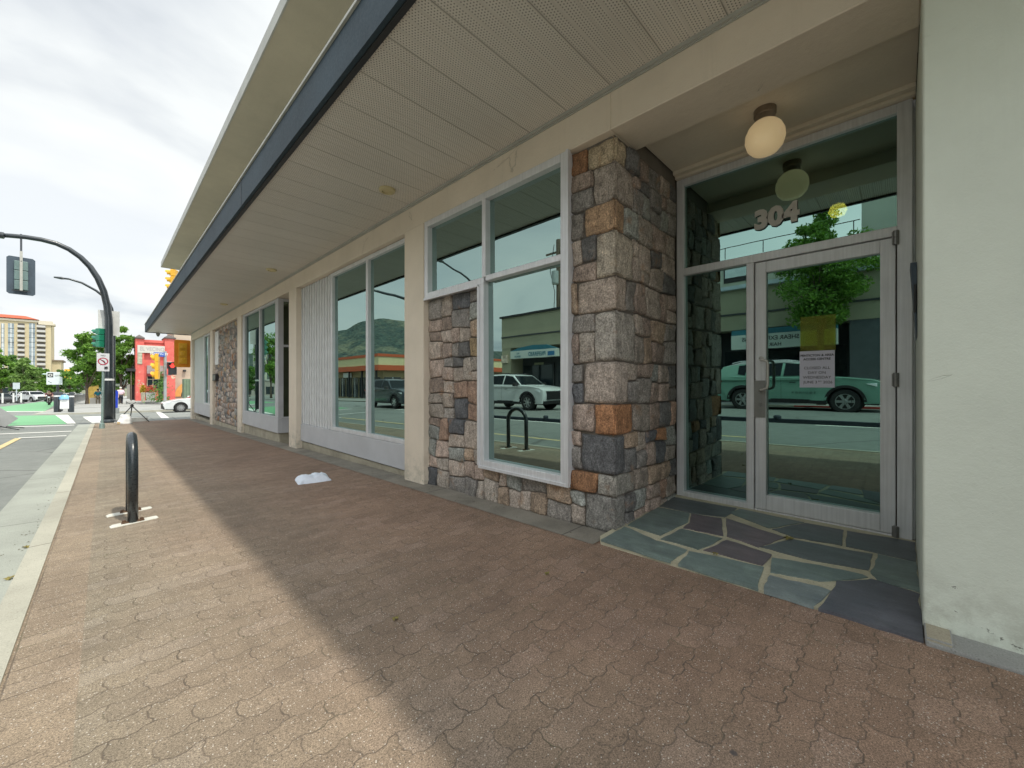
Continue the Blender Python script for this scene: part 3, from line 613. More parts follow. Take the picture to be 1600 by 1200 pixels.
for (a0, z0, a1, z1) in [(0, -.16, 1.4, 1.2), (1.4, -.16, 3.25, 1.2), (3.25, -.16, 3.9, 1.25), (3.25, 1.52, 3.9, 1.82), (0, 1.2, 1.5, 3.1), (1.5, 1.2, 3.25, 3.1)]:
    split(m, FC, a0, z0, a1, z1, 0.27, 0.10, 4, r2_, 0.03)
m.build('stone_facing', MT['stone'], B, smooth='all', normals=False)
w = MB(); w.box(2.801, 13.9, -.17, 2.95, 17.8, 3.11); w.build('mortar_bed', MT['mortar'], B)

m = MB(); m.box(2.775, 17.12, 1.84, 2.795, 17.78, 3.02); o = m.build('notice_board', MT['white'], B); m = MB(); m.box(2.768, 17.12, 1.84, 2.7745, 17.16, 3.02); m.box(2.768, 17.74, 1.84, 2.7745, 17.78, 3.02); m.build('board_frame', MT['alu'], o)
m = MB(); m.box(2.70, 17.2, 1.27, 2.80, 17.78, 1.50); m.box(2.695, 17.25, 1.30, 2.6995, 17.72, 1.46, 1); m.build('mail_slot_box', [MT['trim'], MT['darksteel']], B)
def tilt_pane(y0, y1, z0, z1, x=4.03, k=0.0105):
    g = MB(); zc = 1.1; xs = lambda z: x - k*(z-zc)
    g.add([(xs(z0), y0, z0), (xs(z0), y1, z0), (xs(z1), y1, z1), (xs(z1), y0, z1), (xs(z0)+.004, y0, z0), (xs(z0)+.004, y1, z0), (xs(z1)+.004, y1, z1), (xs(z1)+.004, y0, z1)],
          [(0,3,2,1), (4,5,6,7), (0,1,5,4), (1,2,6,5), (2,3,7,6), (3,0,4,7)]); return g
# ---- window 1 (L-shaped frame round a high light and a tall light)
def frame_bar(w, x0, x1, y0, y1, z0, z1): w.box(x0, y0, z0, x1, y1, z1)
f = MB(); X0, X1 = 2.705, 2.83
f.box(X0, 2.00, 0.30, X1, 2.075, 3.11); f.box(X0, 3.06, 0.30, X1, 3.13, 2.175); f.box(X0, 2.075, 0.30, X1, 3.06, 0.37); f.box(X0, 2.075, 3.04, X1, 4.14, 3.11)
f.box(X0, 4.07, 2.175, X1, 4.14, 3.04); f.box(X0, 3.06, 2.175, X1, 4.07, 2.245); f.box(X0, 3.03, 2.245, X1, 3.085, 3.04); f.box(X0, 2.075, 2.20, X1, 3.03, 2.255)
W1 = f.build('window', MT['alu'], B, bevel=0.004, seg=1)
g = MB(); g.box(X0-0.012, 1.985, 0.285, X0+0.02, 2.012, 3.11); g.box(X0-0.012, 2.012, 0.285, X0+0.02, 3.13, 0.312); g.box(X0-0.012, 3.118, 0.312, X0+0.02, 3.145, 2.16); g.box(X0-0.012, 3.145, 2.16, X0+0.02, 4.14, 2.187)
g.build('frame_edge', MT['alu'], W1)
tilt_pane(2.07, 3.04, 2.25, 3.045, X1-0.05, 0.0042).build('pane', MT['glass'], W1)
tilt_pane(2.07, 3.065, 0.365, 2.205, X1-0.05, 0.0042).build('pane', MT['glass'], W1)
tilt_pane(3.08, 4.075, 2.24, 3.045, X1-0.05, 0.0042).build('pane', MT['glass'], W1)
# ---- window 2 with ribbed siding beside it
f = MB(); X0, X1 = 2.79, 2.88
f.box(X0, 4.60, 0.34, X1, 4.66, 3.10); f.box(X0, 5.80, 0.40, X1, 5.87, 3.04); f.box(X0, 7.16, 0.34, X1, 7.24, 3.10); f.box(X0, 4.66, 3.04, X1, 7.16, 3.10); f.box(X0, 4.66, 0.34, X1, 7.16, 0.40)
W2 = f.build('window', MT['alu'], B, bevel=0.004, seg=1)
for (a, b) in ((4.655, 5.805), (5.865, 7.165)):
    tilt_pane(a, b, 0.395, 3.045, X1-0.035, 0.003).build('pane', MT['glass'], W2)
s = MB(); y = 7.24; i = 0
while y < 8.76:
    s.box(2.80 if i % 2 else 2.822, y, 0.34, 2.88, min(y+(0.055 if i % 2 else 0.075), 8.765), 3.10); y += 0.055 if i % 2 else 0.075; i += 1
s.build('ribbed_siding', MT['slat'], B, bevel=0.005, seg=1)
s = MB(); s.box(2.785, 4.60, -0.0, 2.87, 8.765, 0.337); s.build('sill_panel', MT['panel'], B, bevel=0.006)
# ---- bay window beside the alcove
f = MB(); X0, X1 = 2.735, 2.82
f.box(X0, 10.10, 0.36, X1, 10.32, 3.10); f.box(X0, 11.60, 0.40, X1, 11.70, 3.04); f.box(X0, 13.20, 0.36, X1, 13.43, 3.10); f.box(X0, 10.32, 3.04, X1, 13.20, 3.10); f.box(X0, 10.32, 0.36, X1, 13.20, 0.40)
f.box(X1, 10.10, 0.36, 4.3, 10.14, 0.40); f.box(X1, 10.10, 3.04, 4.3, 10.14, 3.10); f.box(X1, 10.10, 0.40, X1+0.03, 10.14, 3.04); f.box(X1+0.03, 10.10, 2.0, 4.3, 10.14, 2.05)
W3 = f.build('window', MT['panel'], B, bevel=0.004, seg=1)
for (a, b) in ((10.31, 11.61), (11.69, 13.21)):
    g = MB(); g.box(X1-0.035, a, 0.395, X1-0.031, b, 3.045); g.build('pane', MT['glass'], W3)
g = MB(); g.box(X1+0.02, 10.115, 0.39, 4.3, 10.119, 3.045); g.build('pane', MT['glass'], W3)
s = MB(); s.box(2.73, 10.10, 0.03, 2.82, 13.43, 0.357); s.box(2.82, 10.10, 0.03, 4.3, 10.15, 0.357); s.build('sill_panel', MT['panel'], B, bevel=0.006)
s = MB(); s.box(3.101, 9.20, -0.3, 4.3, 9.222, 3.11); s.box(3.101, 9.222, 3.06, 4.3, 10.10, 3.11); s.box(4.3, 9.2, -0.5, 4.4, 10.2, 3.11); s.build('alcove_wall', paint('brown_alcove_paint', (.30, .25, .17), .7), B)
s = MB(); s.box(2.74, 9.225, 2.25, 2.76, 9.27, 2.31); s.build('door_closer', MT['darksteel'], B)
# ---- window 5 at the far corner
f = MB(); X0, X1 = 2.78, 2.86
f.box(X0, 18.28, 0.34, X1, 18.36, 3.10); f.box(X0, 19.15, 0.40, X1, 19.25, 3.04); f.box(X0, 20.05, 0.34, X1, 20.15, 3.10); f.box(X0, 18.36, 3.04, X1, 20.05, 3.10); f.box(X0, 18.36, 0.34, X1, 20.05, 0.40)
W4 = f.build('window', MT['alu'], B)
for (a, b) in ((18.35, 19.16), (19.24, 20.06)):
    g = MB(); g.box(X1-0.035, a, 0.395, X1-0.031, b, 3.045); g.build('pane', MT['glass'], W4)
s = MB(); s.box(X0+0.01, 20.15, 0.34, X1, 22.62, 3.10); s.build('blank_panel', MT['blank'], B)
s = MB(); s.box(X0, 18.28, -0.12, X1, 22.62, 0.337); s.build('sill_panel', MT['panel'], B, bevel=0.006)
# interior shell (seen dimly through the glass)
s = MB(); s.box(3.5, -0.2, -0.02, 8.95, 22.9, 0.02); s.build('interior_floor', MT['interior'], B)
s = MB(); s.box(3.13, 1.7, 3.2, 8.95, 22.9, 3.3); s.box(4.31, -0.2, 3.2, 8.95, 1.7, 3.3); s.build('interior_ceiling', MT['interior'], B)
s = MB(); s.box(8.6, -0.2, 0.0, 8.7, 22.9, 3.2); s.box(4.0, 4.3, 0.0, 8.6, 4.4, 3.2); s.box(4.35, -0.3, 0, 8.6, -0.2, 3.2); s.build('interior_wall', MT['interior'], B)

# ---- entrance: frame, transom, sidelight, door
DX0, DX1 = 3.97, 4.07; DZ0 = 0.048
f = MB()
f.box(DX0, 1.53, DZ0, DX1, 1.60, 3.164); f.box(DX0, -0.055, DZ0, DX1, 0.025, 3.164); f.box(DX0+.03, -0.069, DZ0, DX1-.01, -0.055, 3.163)
f.box(DX0, 0.025, 3.095, DX1, 1.53, 3.164); f.box(DX0, 0.025, 2.215, DX1, 1.53, 2.285); f.box(DX0, 0.925, DZ0+.05, DX1, 0.985, 2.215); f.box(DX0, 0.925, DZ0, DX1, 1.53, DZ0+.05); f.box(DX0+0.01, 0.025, DZ0-.005, DX1+.03, 0.925, DZ0+.014)
F = f.build('entrance_frame', MT['alu'], B, bevel=0.004, seg=1)
TILT = 0.0105
tilt_pane(0.02, 1.535, 2.28, 3.10, 4.03).build('transom_pane', MT['glass_door'], F)
tilt_pane(0.98, 1.535, DZ0+.045, 2.22, 4.03).build('sidelight_pane', MT['glass_door'], F)
d = MB(); a, b, c0, c1 = 0.032, 0.918, DZ0+.018, 2.208
d.box(DX0+.012, a, c0, DX1-.02, a+.082, c1); d.box(DX0+.012, b-.082, c0, DX1-.02, b, c1); d.box(DX0+.012, a+.082, c1-.095, DX1-.02, b-.082, c1); d.box(DX0+.012, a+.082, c0, DX1-.02, b-.082, c0+.125)
D = d.build('door', MT['alu'], B, bevel=0.005)
tilt_pane(a+.078, b-.078, c0+.12, c1-.09, 4.03).build('door_pane', MT['glass_door'], D)
h = MB(); hy = 0.872; hx = 3.985
h.tube([(hx, hy, 1.37), (hx-.035, hy, 1.37), (hx-.062, hy-.012, 1.36), (hx-.070, hy-.055, 1.345), (hx-.070, hy-.062, 1.32), (hx-.070, hy-.062, 1.14), (hx-.070, hy-.055, 1.115), (hx-.062, hy-.012, 1.10), (hx-.035, hy, 1.09), (hx, hy, 1.09)], 0.0115, 12)
h.lathe([(0.0, -.004), (.021, -.004), (.021, .004), (0, .004)], (hx, hy, 1.37), 'X'); h.lathe([(0.0, -.004), (.021, -.004), (.021, .004), (0, .004)], (hx, hy, 1.09), 'X')
h.build('door_handle', MT['steel'], D, smooth=True)
h = MB(); h.box(DX0+.004, b-.078, 0.86, DX0+.012, b+.018, 1.18); h.lathe([(0, -.006), (.014, -.006), (.016, 0)], (DX0+.004, b-.04, 0.97), 'X', 16); 
for zz in (0.885, 1.155): h.lathe([(0, -.003), (.006, -.003), (.007, 0)], (DX0+.004, b-.03, zz), 'X', 10)
h.build('lock_plate', MT['darksteel'], D, bevel=0.001)
for zz in (2.20, 1.18, 0.08):
    h = MB(); h.lathe([(0, 0), (.017, 0), (.017, .05), (.013, .052), (.017, .054), (.017, .10), (0, .10)], (DX0-.004, 0.030, zz-.05), 'Z', 14); h.box(DX0-.006, 0.02, zz-.045, DX0+.02, 0.052, zz+.045); h.build('hinge', MT['darksteel'], D, bevel=0.002)
# house number
n = MB(); text_on(n, '304', 0.215, (4.005, 0.768, 2.51), (0, -1, 0), (0, 0, 1), 0.006, 'CENTER', 0.012, sx=1.0)
n.build('house_number', paint('bronze_numerals', (0.52, 0.50, 0.47), 0.4, 0.1, 5, 0.1, 0.2), B)

# flagstone floor, traced stone by stone, laid on cream mortar
def fz(x): return max(0.006, 0.006 + (x - 2.55)*0.030)
def cq(px, py): 
    u, v = 900 + px/2.2857, 760 + py/2.2857; X = 3.0
    for _ in range(8): s = (u-800)/FPX; dx = math.sin(YAW)+s*math.cos(YAW); dy = math.cos(YAW)-s*math.sin(YAW); t = (EYE-fz(X))/((v-600)/FPX); X = dx*t
    X = 2.535 if X < 2.64 else X; return (min(3.98, X), max(-0.069, min(1.61, dy*t)))
FLAG = [([(300,72),(345,38),(575,80),(535,112),(410,98)], 2), ([(182,140),(295,76),(405,98),(400,130),(300,178)], 0), ([(410,100),(520,115),(525,180),(380,150),(405,130)], 1), ([(535,115),(750,185),(650,220),(535,180)], 1),
 ([(545,95),(585,82),(815,130),(690,152)], 0), ([(700,155),(820,132),(955,158),(950,212),(780,185)], 2), ([(965,160),(1255,210),(1255,280),(960,215)], 2), ([(100,185),(175,145),(290,195),(400,228),(335,278),(105,215)], 0),
 ([(303,190),(375,152),(525,188),(440,228)], 0), ([(455,230),(540,192),(700,245),(665,285)], 1), ([(370,275),(405,232),(670,290),(655,362),(470,325)], 0), ([(655,218),(770,190),(1060,245),(1045,302),(850,268)], 2),
 ([(695,256),(840,278),(1030,318),(1050,330),(870,343),(690,308)], 0), ([(1080,245),(1255,282),(1255,388),(1080,340),(1050,305)], 0), ([(687,320),(870,360),(910,375),(850,440),(670,370)], 3), ([(930,340),(1060,335),(1255,393),(1255,535),(1215,545),(865,450)], 4)]
FC_ = [(.150,.195,.180), (.145,.125,.135), (.118,.138,.142), (.180,.215,.215), (.120,.125,.145)]
mm = MB(); rf = random.Random(3)
for poly, ci in FLAG:
    pts = [Vector(cq(*p)) for p in poly]; c = sum(pts, Vector((0,0)))/len(pts); out = []
    for i, p in enumerate(pts):
        q = pts[(i+1) % len(pts)]
        for k2 in range(5):
            w2 = p.lerp(q, k2/5); nv = noise.noise_vector(Vector((w2.x*17, w2.y*17, 0)))*0.012; w3 = w2 + Vector((nv.x, nv.y)) + (c-w2).normalized()*0.002; out.append(Vector((max(2.533, w3.x), max(-0.069, w3.y))))
    f_ = rf.uniform(0.85, 1.18); mm.cc = tuple(x*f_ for x in FC_[ci]) + (1,)
    mm.prism([(p.x, p.y) for p in out], lambda x, y: (x, y, fz(x)-.01), lambda x, y: (x, y, fz(x)+.006))
mm.build('flagstone_paving', MT['flag'], B, bevel=0.0)
mm = MB(); ed = [(2.545, -0.069), (2.545, 1.58), (2.60, 1.62), (3.98, 1.62), (3.98, -0.069)]
mm.prism(ed, lambda x, y: (x, y, -0.2), lambda x, y: (x, y, fz(x)+.001)); mm.build('flagstone_mortar', MT['flagmortar'], B)
# ================================================================== things at the entrance
T = thing('globe_lamp', (3.49, 0.74, 2.90), 'frosted cream globe lamp on a bronze collar under the entry ceiling', 'ceiling lamp')
lampm = NT('opal_glass'); lampm.p.inputs['Subsurface Weight'].default_value = 0.0
lampm = lampm.fin((0.80, 0.66, 0.42), 0.25, None, None, Emission_Color=(1.0, 0.72, 0.38, 1), Emission_Strength=0.10)
m = MB(); m.lathe([(0.0, 2.885), (0.045, 2.888), (0.085, 2.905), (0.117, 2.943), (0.132, 2.995), (0.129, 3.045), (0.110, 3.090), (0.082, 3.122), (0.062, 3.135)], (3.49, 0.74, 0), n=36)
m.build('globe', lampm, T, smooth='all')
m = MB(); m.lathe([(0.0, 3.13), (0.066, 3.13), (0.068, 3.175), (0.074, 3.18), (0.074, 3.2245), (0, 3.2245)], (3.49, 0.74, 0), n=30); m.build('collar', paint('aged_bronze', (0.28, 0.23, 0.18), 0.4, 0.2, 9, 0.1, 0.6), T, smooth=True)
# interior glowing lamp seen through the transom
T = thing('pendant_light', (5.6, 0.50, 3.0), 'small warm lit lamp glowing inside behind the transom glass', 'lamp')
m = MB(); m.lathe([(0, 2.98), (.06, 2.99), (.085, 3.04), (.06, 3.10), (0, 3.11)], (5.6, 0.5, 0)); m.build('bulb', emis('lit_warm_bulb', (1.0, 0.55, 0.10), 9.0), T, smooth='all')
m = MB(); m.lathe([(0, 3.11), (.05, 3.112), (.05, 3.20), (0, 3.20)], (5.6, 0.5, 0)); m.build('mount', MT['darksteel'], T)
for i, (u, v) in enumerate([(605, 296), (424, 421), (350, 475)]):
    s_ = (u-800)/FPX; dx = math.sin(YAW)+s_*math.cos(YAW); dy = math.cos(YAW)-s_*math.sin(YAW); t_ = (3.43-EYE)*FPX/(600-v); x, y = dx*t_, dy*t_
    m = MB(); m.lathe([(0.0, 3.415), (0.055, 3.415), (0.060, 3.398), (0.088, 3.404), (0.094, 3.4295), (0.0, 3.4295)], (x, y, 0), n=26)
    o = m.build('soffit_light', paint('cream_light_trim', (0.60, 0.52, 0.30), 0.5), smooth=True)
    tag(o, ['round cream soffit light nearest the camera above the ribbed siding bay', 'round soffit light in the middle of the canopy, second from the camera', 'farthest small round soffit light near the far end of the canopy'][i], 'soffit light', 'round lights in the canopy soffit')
# paper notice
T = thing('paper_notice', (4.0, 0.49, 1.12), 'white paper notice on the glass door reading CLOSED ALL DAY ON WEDNESDAY', 'notice')
m = MB(); xx = 4.012; m.box(xx, 0.377, 1.122, xx+.0012, 0.603, 1.418); m.build('sheet', paint('lilac_white_paper', (0.60, 0.60, 0.70), 0.7, 0.02, 3, 0), T)
m = MB()
for (tx, sz, z, bd) in [('PENTICTON & AREA', .0235, 1.374, .0009), ('ACCESS CENTRE', .0235, 1.344, .0009), ('CLOSED ALL', .030, 1.270, .0002), ('DAY ON', .030, 1.232, .0002), ('WEDNESDAY', .030, 1.194, .0002), ('JUNE 3', .030, 1.155, .0002), ('RD', .016, 1.166, .0), ('2026', .030, 1.155, .0002)]:
    oy = {'JUNE 3': 0.532, 'RD': 0.470, '2026': 0.420}.get(tx, 0.49)
    text_on(m, tx, sz, (xx-.0004, oy, z), (0, -1, 0), (0, 0, 1), 0.0002, 'CENTER', bd)
m.build('lettering', paint('black_ink', (0.03, 0.03, 0.04), 0.7, 0, 1, 0), T)
m = MB(); m.box(4.0165, 0.372, 1.42, 4.0175, 0.60, 1.70); t = NT('yellow_film'); t.set(t.p.inputs['Base Color'], (0.62, 0.62, 0.16)); tr_ = t.n.new('ShaderNodeBsdfTransparent'); t.set(tr_.inputs['Color'], (0.86, 0.88, 0.55)); mx_ = t.n.new('ShaderNodeMixShader'); mx_.inputs[0].default_value = 0.13
t.l.new(tr_.outputs[0], mx_.inputs[1]); t.l.new(t.p.outputs[0], mx_.inputs[2]); t.l.new(mx_.outputs[0], t.out.inputs[0]); o = m.build('yellow_film', t.mat); tag(o, 'see-through yellow sheet stuck on the door glass just above the notice', 'poster')
# dark box on the side wall of the pier
T = thing('intercom_box', (3.75, -0.04, 1.45), 'dark blue-grey metal box with a black panel on the inner side of the white pier', 'intercom box')
m = MB(); m.prism([(3.58, 1.44), (3.80, 1.44), (3.80, 1.92), (3.58, 1.92)], lambda x, z: (x, -0.068, z), lambda x, z: (x, -0.066 + 0.028*(z-1.44)/0.48, z)); m.build('box', MT['navy'], T, bevel=0.006)
m = MB(); m.box(3.572, -0.066, 1.60, 3.579, -0.053, 1.78); m.build('panel', MT['black'], T, bevel=0.003)
# small debris
leafm = paint('fallen_leaf', (0.20, 0.17, 0.05), 0.7, 0.3, 40)
for i, (u, v, lb) in enumerate([(1232, 853, 'yellow-green maple leaf lying on the flagstones in front of the door'), (1118, 876, 'small dark leaf on the green flagstone by the entry edge'), (855, 898, 'tiny yellow leaf on the pavers below the stone corner'), (140, 850, 'dry brown leaf in the gutter nearest the camera'), (152, 822, 'curled brown leaf in the gutter level with the bike rack'), (618, 969, 'small green leaf fragment on shaded pavers near the shadow edge')]):
    p = at(u, v); x, y = p.x, p.y
    if i in (3, 4): x = -0.46; y = (4.4, 5.2)[i-3]
    zz = fz(x)+.012 if i < 2 else (rz(x, y)+.012 if i in (3, 4) else gz(y)+.004)
    m = MB(); n = 11; s_ = (0.035, 0.02, 0.018, 0.035, 0.03, 0.018)[i]; vs = [(x, y, zz+.012)]
    for k in range(n): a = 2*PI*k/n + i; r = s_*(1.0 if k % 2 else 0.5); vs.append((x+math.cos(a)*r, y+math.sin(a)*r, zz+0.010*math.sin(k*2.1)+.004))
    m.add(vs, [(0, 1+k, 1+(k+1) % n) for k in range(n)]); m.add([(x, y, zz+.01), (x+s_*1.5, y+.01, zz+.004), (x+s_*1.5, y+.013, zz+.006)], [(0, 1, 2)])
    tag(m.build('leaf', leafm), lb, 'leaf', 'fallen leaves')
m = MB(); rl_ = random.Random(8)
for i in range(420):
    if i % 3 == 0: x = rl_.gauss(2.60, .05); y = rl_.uniform(1.7, 13); z = gz(y)+.006
    elif i % 3 == 1: x = -.45 - abs(rl_.gauss(0, .05)); y = rl_.uniform(1.5, 16); z = rz(x, y)+.008
    else: x = rl_.uniform(-.2, 2.4); y = rl_.uniform(.3, 9); z = gz(y)+.002
    s_ = rl_.uniform(.002, .0055) if i % 3 == 2 else rl_.uniform(.003, .010); a = rl_.uniform(0, 6.28); c_, d_ = math.cos(a)*s_, math.sin(a)*s_
    m.add([(x-c_, y-d_, z), (x+d_*.4, y-c_*.4, z+s_*.3), (x+c_, y+d_, z), (x-d_*.4, y+c_*.4, z+s_*.5)], [(0, 1, 2, 3)])
tag(m.build('leaf_litter', paint('dry_litter', (0.11, 0.085, 0.05), .9, .5, 60)), kind='stuff')
# ================================================================== bike rack
T = thing('bike_rack', (0.20, 5.3, gz(5.3)), 'black steel hoop bike rack bolted to pale concrete strips in the brick sidewalk', 'bike rack')
ya, yb = 4.92, 5.38; xr = 0.172; zb = gz(5); m = MB(); pts = [(xr, ya, zb)]; rr_ = (yb-ya)/2; yc = (ya+yb)/2; zc = 0.665 - rr_
for k in range(19): a = PI - PI*k/18; pts.append((xr, yc + math.cos(a)*rr_, zc + math.sin(a)*rr_))
pts.append((xr, yb, gz(yb))); m.tube(pts, 0.036, 16); m.build('hoop', MT['pole'], T, smooth='all')
for (y, xa, xb, dz) in ((ya, 0.03, 0.345, 0.006), (yb-.0, 0.01, 0.33, 0.006)):
    m = MB(); m.prism([(xa, y-.085), (xa+.05, y-.078), (xb-.01, y-.012), (xb, y+.01), (xb-.012, y+.085), (xb-.05, y+.082), (xa+.01, y+.028), (xa-.008, y-.02)], lambda a, b: (a, b, gz(b)-.05), lambda a, b: (a, b, gz(b)+dz)); m.build('concrete_strip', MT['whiteconc'], T, bevel=0.003)
    m = MB(); m.box(xr-.075, y-.025, gz(y)+.007, xr+.075, y+.025, gz(y)+.016); 
    for s_ in (-1, 1): m.lathe([(0, .032), (.012, .032), (.014, .016)], (xr+s_*.058, y, gz(y)), n=8)
    m.build('foot_plate', paint('rusty_plate', (0.10, 0.055, 0.03), 0.8, 0.4, 30), T)
# towel
p = at(490, 751); m = MB(); nx, ny = 34, 24; vs = []; base = gz(p.y)
for j in range(ny+1):
    for i in range(nx+1):
        a, b = i/nx*2-1, j/ny*2-1
        x = p.x + a*0.19 + b*0.03; y = p.y - a*0.03 + b*0.165 + 0.02*a*a
        e = max(abs(a)**5, abs(b)**7); h = 0.074*(1-e) * (0.85 + 0.35*noise.noise(Vector((a*2.2, b*2.2, 3)))) 
        h += 0.020*(1-e)*(1-2*abs(noise.noise(Vector((a*3.1+b*1.5, b*5, 4))))**.5); fold = 0.028*math.exp(-((b+0.45*a-0.05)/0.09)**2)*(1-e) ; h = h - fold + 0.008*noise.noise(Vector((a*4, b*6, 1)))*(1-e)
        rx = 0.012*noise.noise(Vector((a*5, b*5, 8))); vs.append((x+rx, y+rx, base + 0.006 + max(0, h)))
fs = [(j*(nx+1)+i, j*(nx+1)+i+1, (j+1)*(nx+1)+i+1, (j+1)*(nx+1)+i) for j in range(ny) for i in range(nx)]
m.add(vs, fs); n0 = len(vs); m.add([(v[0], v[1], base+0.001) for v in vs], [tuple(reversed(f)) for f in fs])
o = m.build('towel', paint('white_terry_cloth', (0.74, 0.79, 0.88), 0.9, 0.06, 20, 0.5, 0, 260), smooth='all'); tag(o, 'folded white cloth lying alone on the shaded brick sidewalk', 'towel')
# ================================================================== tripod / light stand, weight bag, tray at the corner
T = thing('tripod_stand', (0.75, 22.6, gz(22.6)), 'low black folding tripod stand open on the paving at the street corner', 'tripod')
g0 = gz(22.4); ap = Vector((0.76, 22.55, g0+0.66)); blk = MT['trim']
for (x, y) in ((0.30, 22.75), (1.25, 22.05), (0.72, 23.2)): m = MB(); m.tube([ap, (x, y, gz(y)+.01)], [0.020, 0.014], 8); m.build('leg', blk, T, smooth='all')
m = MB(); m.lathe([(0, g0+.60), (.05, g0+.60), (.055, g0+.70), (.03, g0+.72), (0, g0+.72)], (0.76, 22.55, 0)); m.tube([(0.76, 22.55, g0+.72), (0.62, 22.6, g0+.80)], .012, 6); m.tube([(0.76, 22.55, g0+.72), (0.88, 22.5, g0+.81)], .012, 6); m.build('head', blk, T)
T = thing('plastic_bag', (0.52, 21.4, gz(21.4)), 'crumpled bright white plastic bag slumped at the foot of the tripod', 'bag')
m = MB(); prof = []; vs = []; nn = 22
for j in range(10):
    z = j/9*0.36; r = 0.21*(1-0.55*(j/9)**1.5)
    for k in range(nn):
        a = 2*PI*k/nn; q = r*(1+0.25*noise.noise(Vector((math.cos(a)*1.6, math.sin(a)*1.6, z*7)))); vs.append((0.53+math.cos(a)*q*1.1, 21.4+math.sin(a)*q*.8, gz(21.4)+z+0.02*noise.noise(Vector((a, z*9, 2)))))
m.add(vs, [(j*nn+k, j*nn+(k+1)%nn, (j+1)*nn+(k+1)%nn, (j+1)*nn+k) for j in range(9) for k in range(nn)] + [tuple(9*nn+k for k in range(nn)), tuple(range(nn-1, -1, -1))])
m.build('bag', MT['white'], T, smooth='all'); m = MB(); m.box(.30, 21.25, gz(21.3), .46, 21.45, gz(21.3)+.10); m.build('sand_pouch', paint('tan_canvas', (.55, .42, .25), .9), T, bevel=.03)
m = MB(); m.prism([(0.55, 22.9), (1.20, 22.75), (1.28, 23.1), (0.65, 23.3)], lambda x, y: (x, y, gz(y)-.02), lambda x, y: (x, y, gz(y)+.16)); o = m.build('white_tray', MT['whiteconc'], bevel=.02); tag(o, 'flat white box lying behind the tripod at the corner', 'box')
# ================================================================== signal mast with the curved arm
MY = 23.5
def along(pts): return [at(u, v, Y=MY) for (u, v) in pts]
T = thing('signal_mast', (at(169.5, 661, Y=MY).x, MY, gz(MY)), 'tall black traffic signal mast whose curved arm reaches over the street', 'signal mast')
base = at(169.5, 661, Y=MY); base.z = gz(MY) - 0.05
crv = along([(169.8, 600), (170.2, 540), (170, 500), (167.5, 478), (162, 455), (153, 435), (141, 417), (126, 402), (108, 389.5), (88, 380.5), (65, 374.5), (40, 370.5), (18, 368.5), (2, 367.5)])
m = MB(); m.tube([base] + crv, [.165, .15, .135, .122, .118, .112, .108, .102, .098, .094, .09, .086, .082, .08, .075], 16); m.build('mast', MT['pole'], T, smooth='all')
m = MB(); m.lathe([(0, 0), (.24, 0), (.24, .05), (.19, .10), (.17, .12), (0, .12)], (base.x, MY, gz(MY))); m.build('base_plate', MT['pole'], T); m = MB(); m.lathe([(.166, 0), (.172, .02), (.172, .05), (.166, .07)], (base.x, MY, at(169, 592, Y=MY).z)); m.build('base_collar', MT['pole'], T)
e = along([(2, 367.5)])[0]; m = MB(); m.lathe([(0, -.14), (.10, -.13), (.12, -.05), (.12, .06), (.08, .08)], e, 'X', 14); m.build('arm_cap', MT['pole'], T, smooth=True)
m = MB(); z1 = at(169, 593, Y=MY).z; m.lathe([(.170, z1-.045), (.172, z1-.04), (.172, z1+.03), (.170, z1+.035)], (base.x, MY, 0), n=20); m.build('white_band', MT['white'], T)
def signal_head(name, mat_h, back=True, backm=None, n=3, sz=0.34, lit=None, bracket=False):
    """local: lenses face +Y, centre of head at the origin"""
    T = thing(name, (0, 0, 0), None, None); H = n*sz
    m = MB()
    for i in range(n): m.box(-sz*.46, -.11, -H/2+i*sz+.006, sz*.46, .09, -H/2+(i+1)*sz-.006)
    m.build('housing', mat_h, T, bevel=.02)
    if back:
        m = MB(); bw, bh = sz*.95, H/2+.16; c = .06
        m.prism([(-bw+c, -bh), (bw-c, -bh), (bw, -bh+c), (bw, bh-c), (bw-c, bh), (-bw+c, bh), (-bw, bh-c), (-bw, -bh+c)], lambda a, b: (a, .03, b), lambda a, b: (a, .045, b)); m.build('backplate', backm or MT['navy'], T)
    for i in range(n):
        zc = -H/2 + (i+.5)*sz; m = MB(); r = sz*.40; k = 14; vs = []; fs = []
        for j in range(k+1):
            a = PI*1.25 - (1.5*PI)*j/k
            for (rr2, yy) in ((r, .085), (r, .33), (r-.008, .085), (r-.008, .33)): vs.append((math.cos(a)*rr2, yy if not (yy > .3 and abs(math.sin(a)) < 2 and math.sin(a) < 0) else yy-.08, zc+math.sin(a)*rr2))
        for j in range(k): b0 = 4*j; fs += [(b0, b0+1, b0+5, b0+4), (b0+2, b0+6, b0+7, b0+3), (b0+1, b0+3, b0+7, b0+5)]
        m.add(vs, fs); m.build('visor', mat_h, T, smooth=True)
        m = MB(); m.lathe([(0, .12), (r*.6, .115), (r*.93, .092), (r*.93, .088)], (0, 0, zc), 'Y', 18); col = [(.02, .10, .04), (.13, .08, .01), (.12, .01, .01)][min(i, 2)]
        m.build('lens', paint('unlit_lens', col, .2, 0, 1, 0), T, smooth=True)
    if bracket: m = MB(); m.box(-.035, -.16, -H/2-.03, .035, -.115, H/2+.35); m.build('bracket', MT['flash'], T); m = MB(); m.box(-.22, -.15, -H/2-.06, .22, -.112, -H/2-.03); m.build('clamp', MT['black'], T)
    return T
greyh = paint('grey_green_signal_housing', (.13, .20, .19), .4)
H1 = signal_head('traffic_light', greyh, True, MT['navy'], 3, .36, bracket=True); pc = at(33, 431, Y=MY); H1.location = pc; H1.rotation_euler = (0, 0, R(6)); tag(H1, 'grey traffic light with dark backplate hanging from the curved arm, seen from behind', 'traffic light')
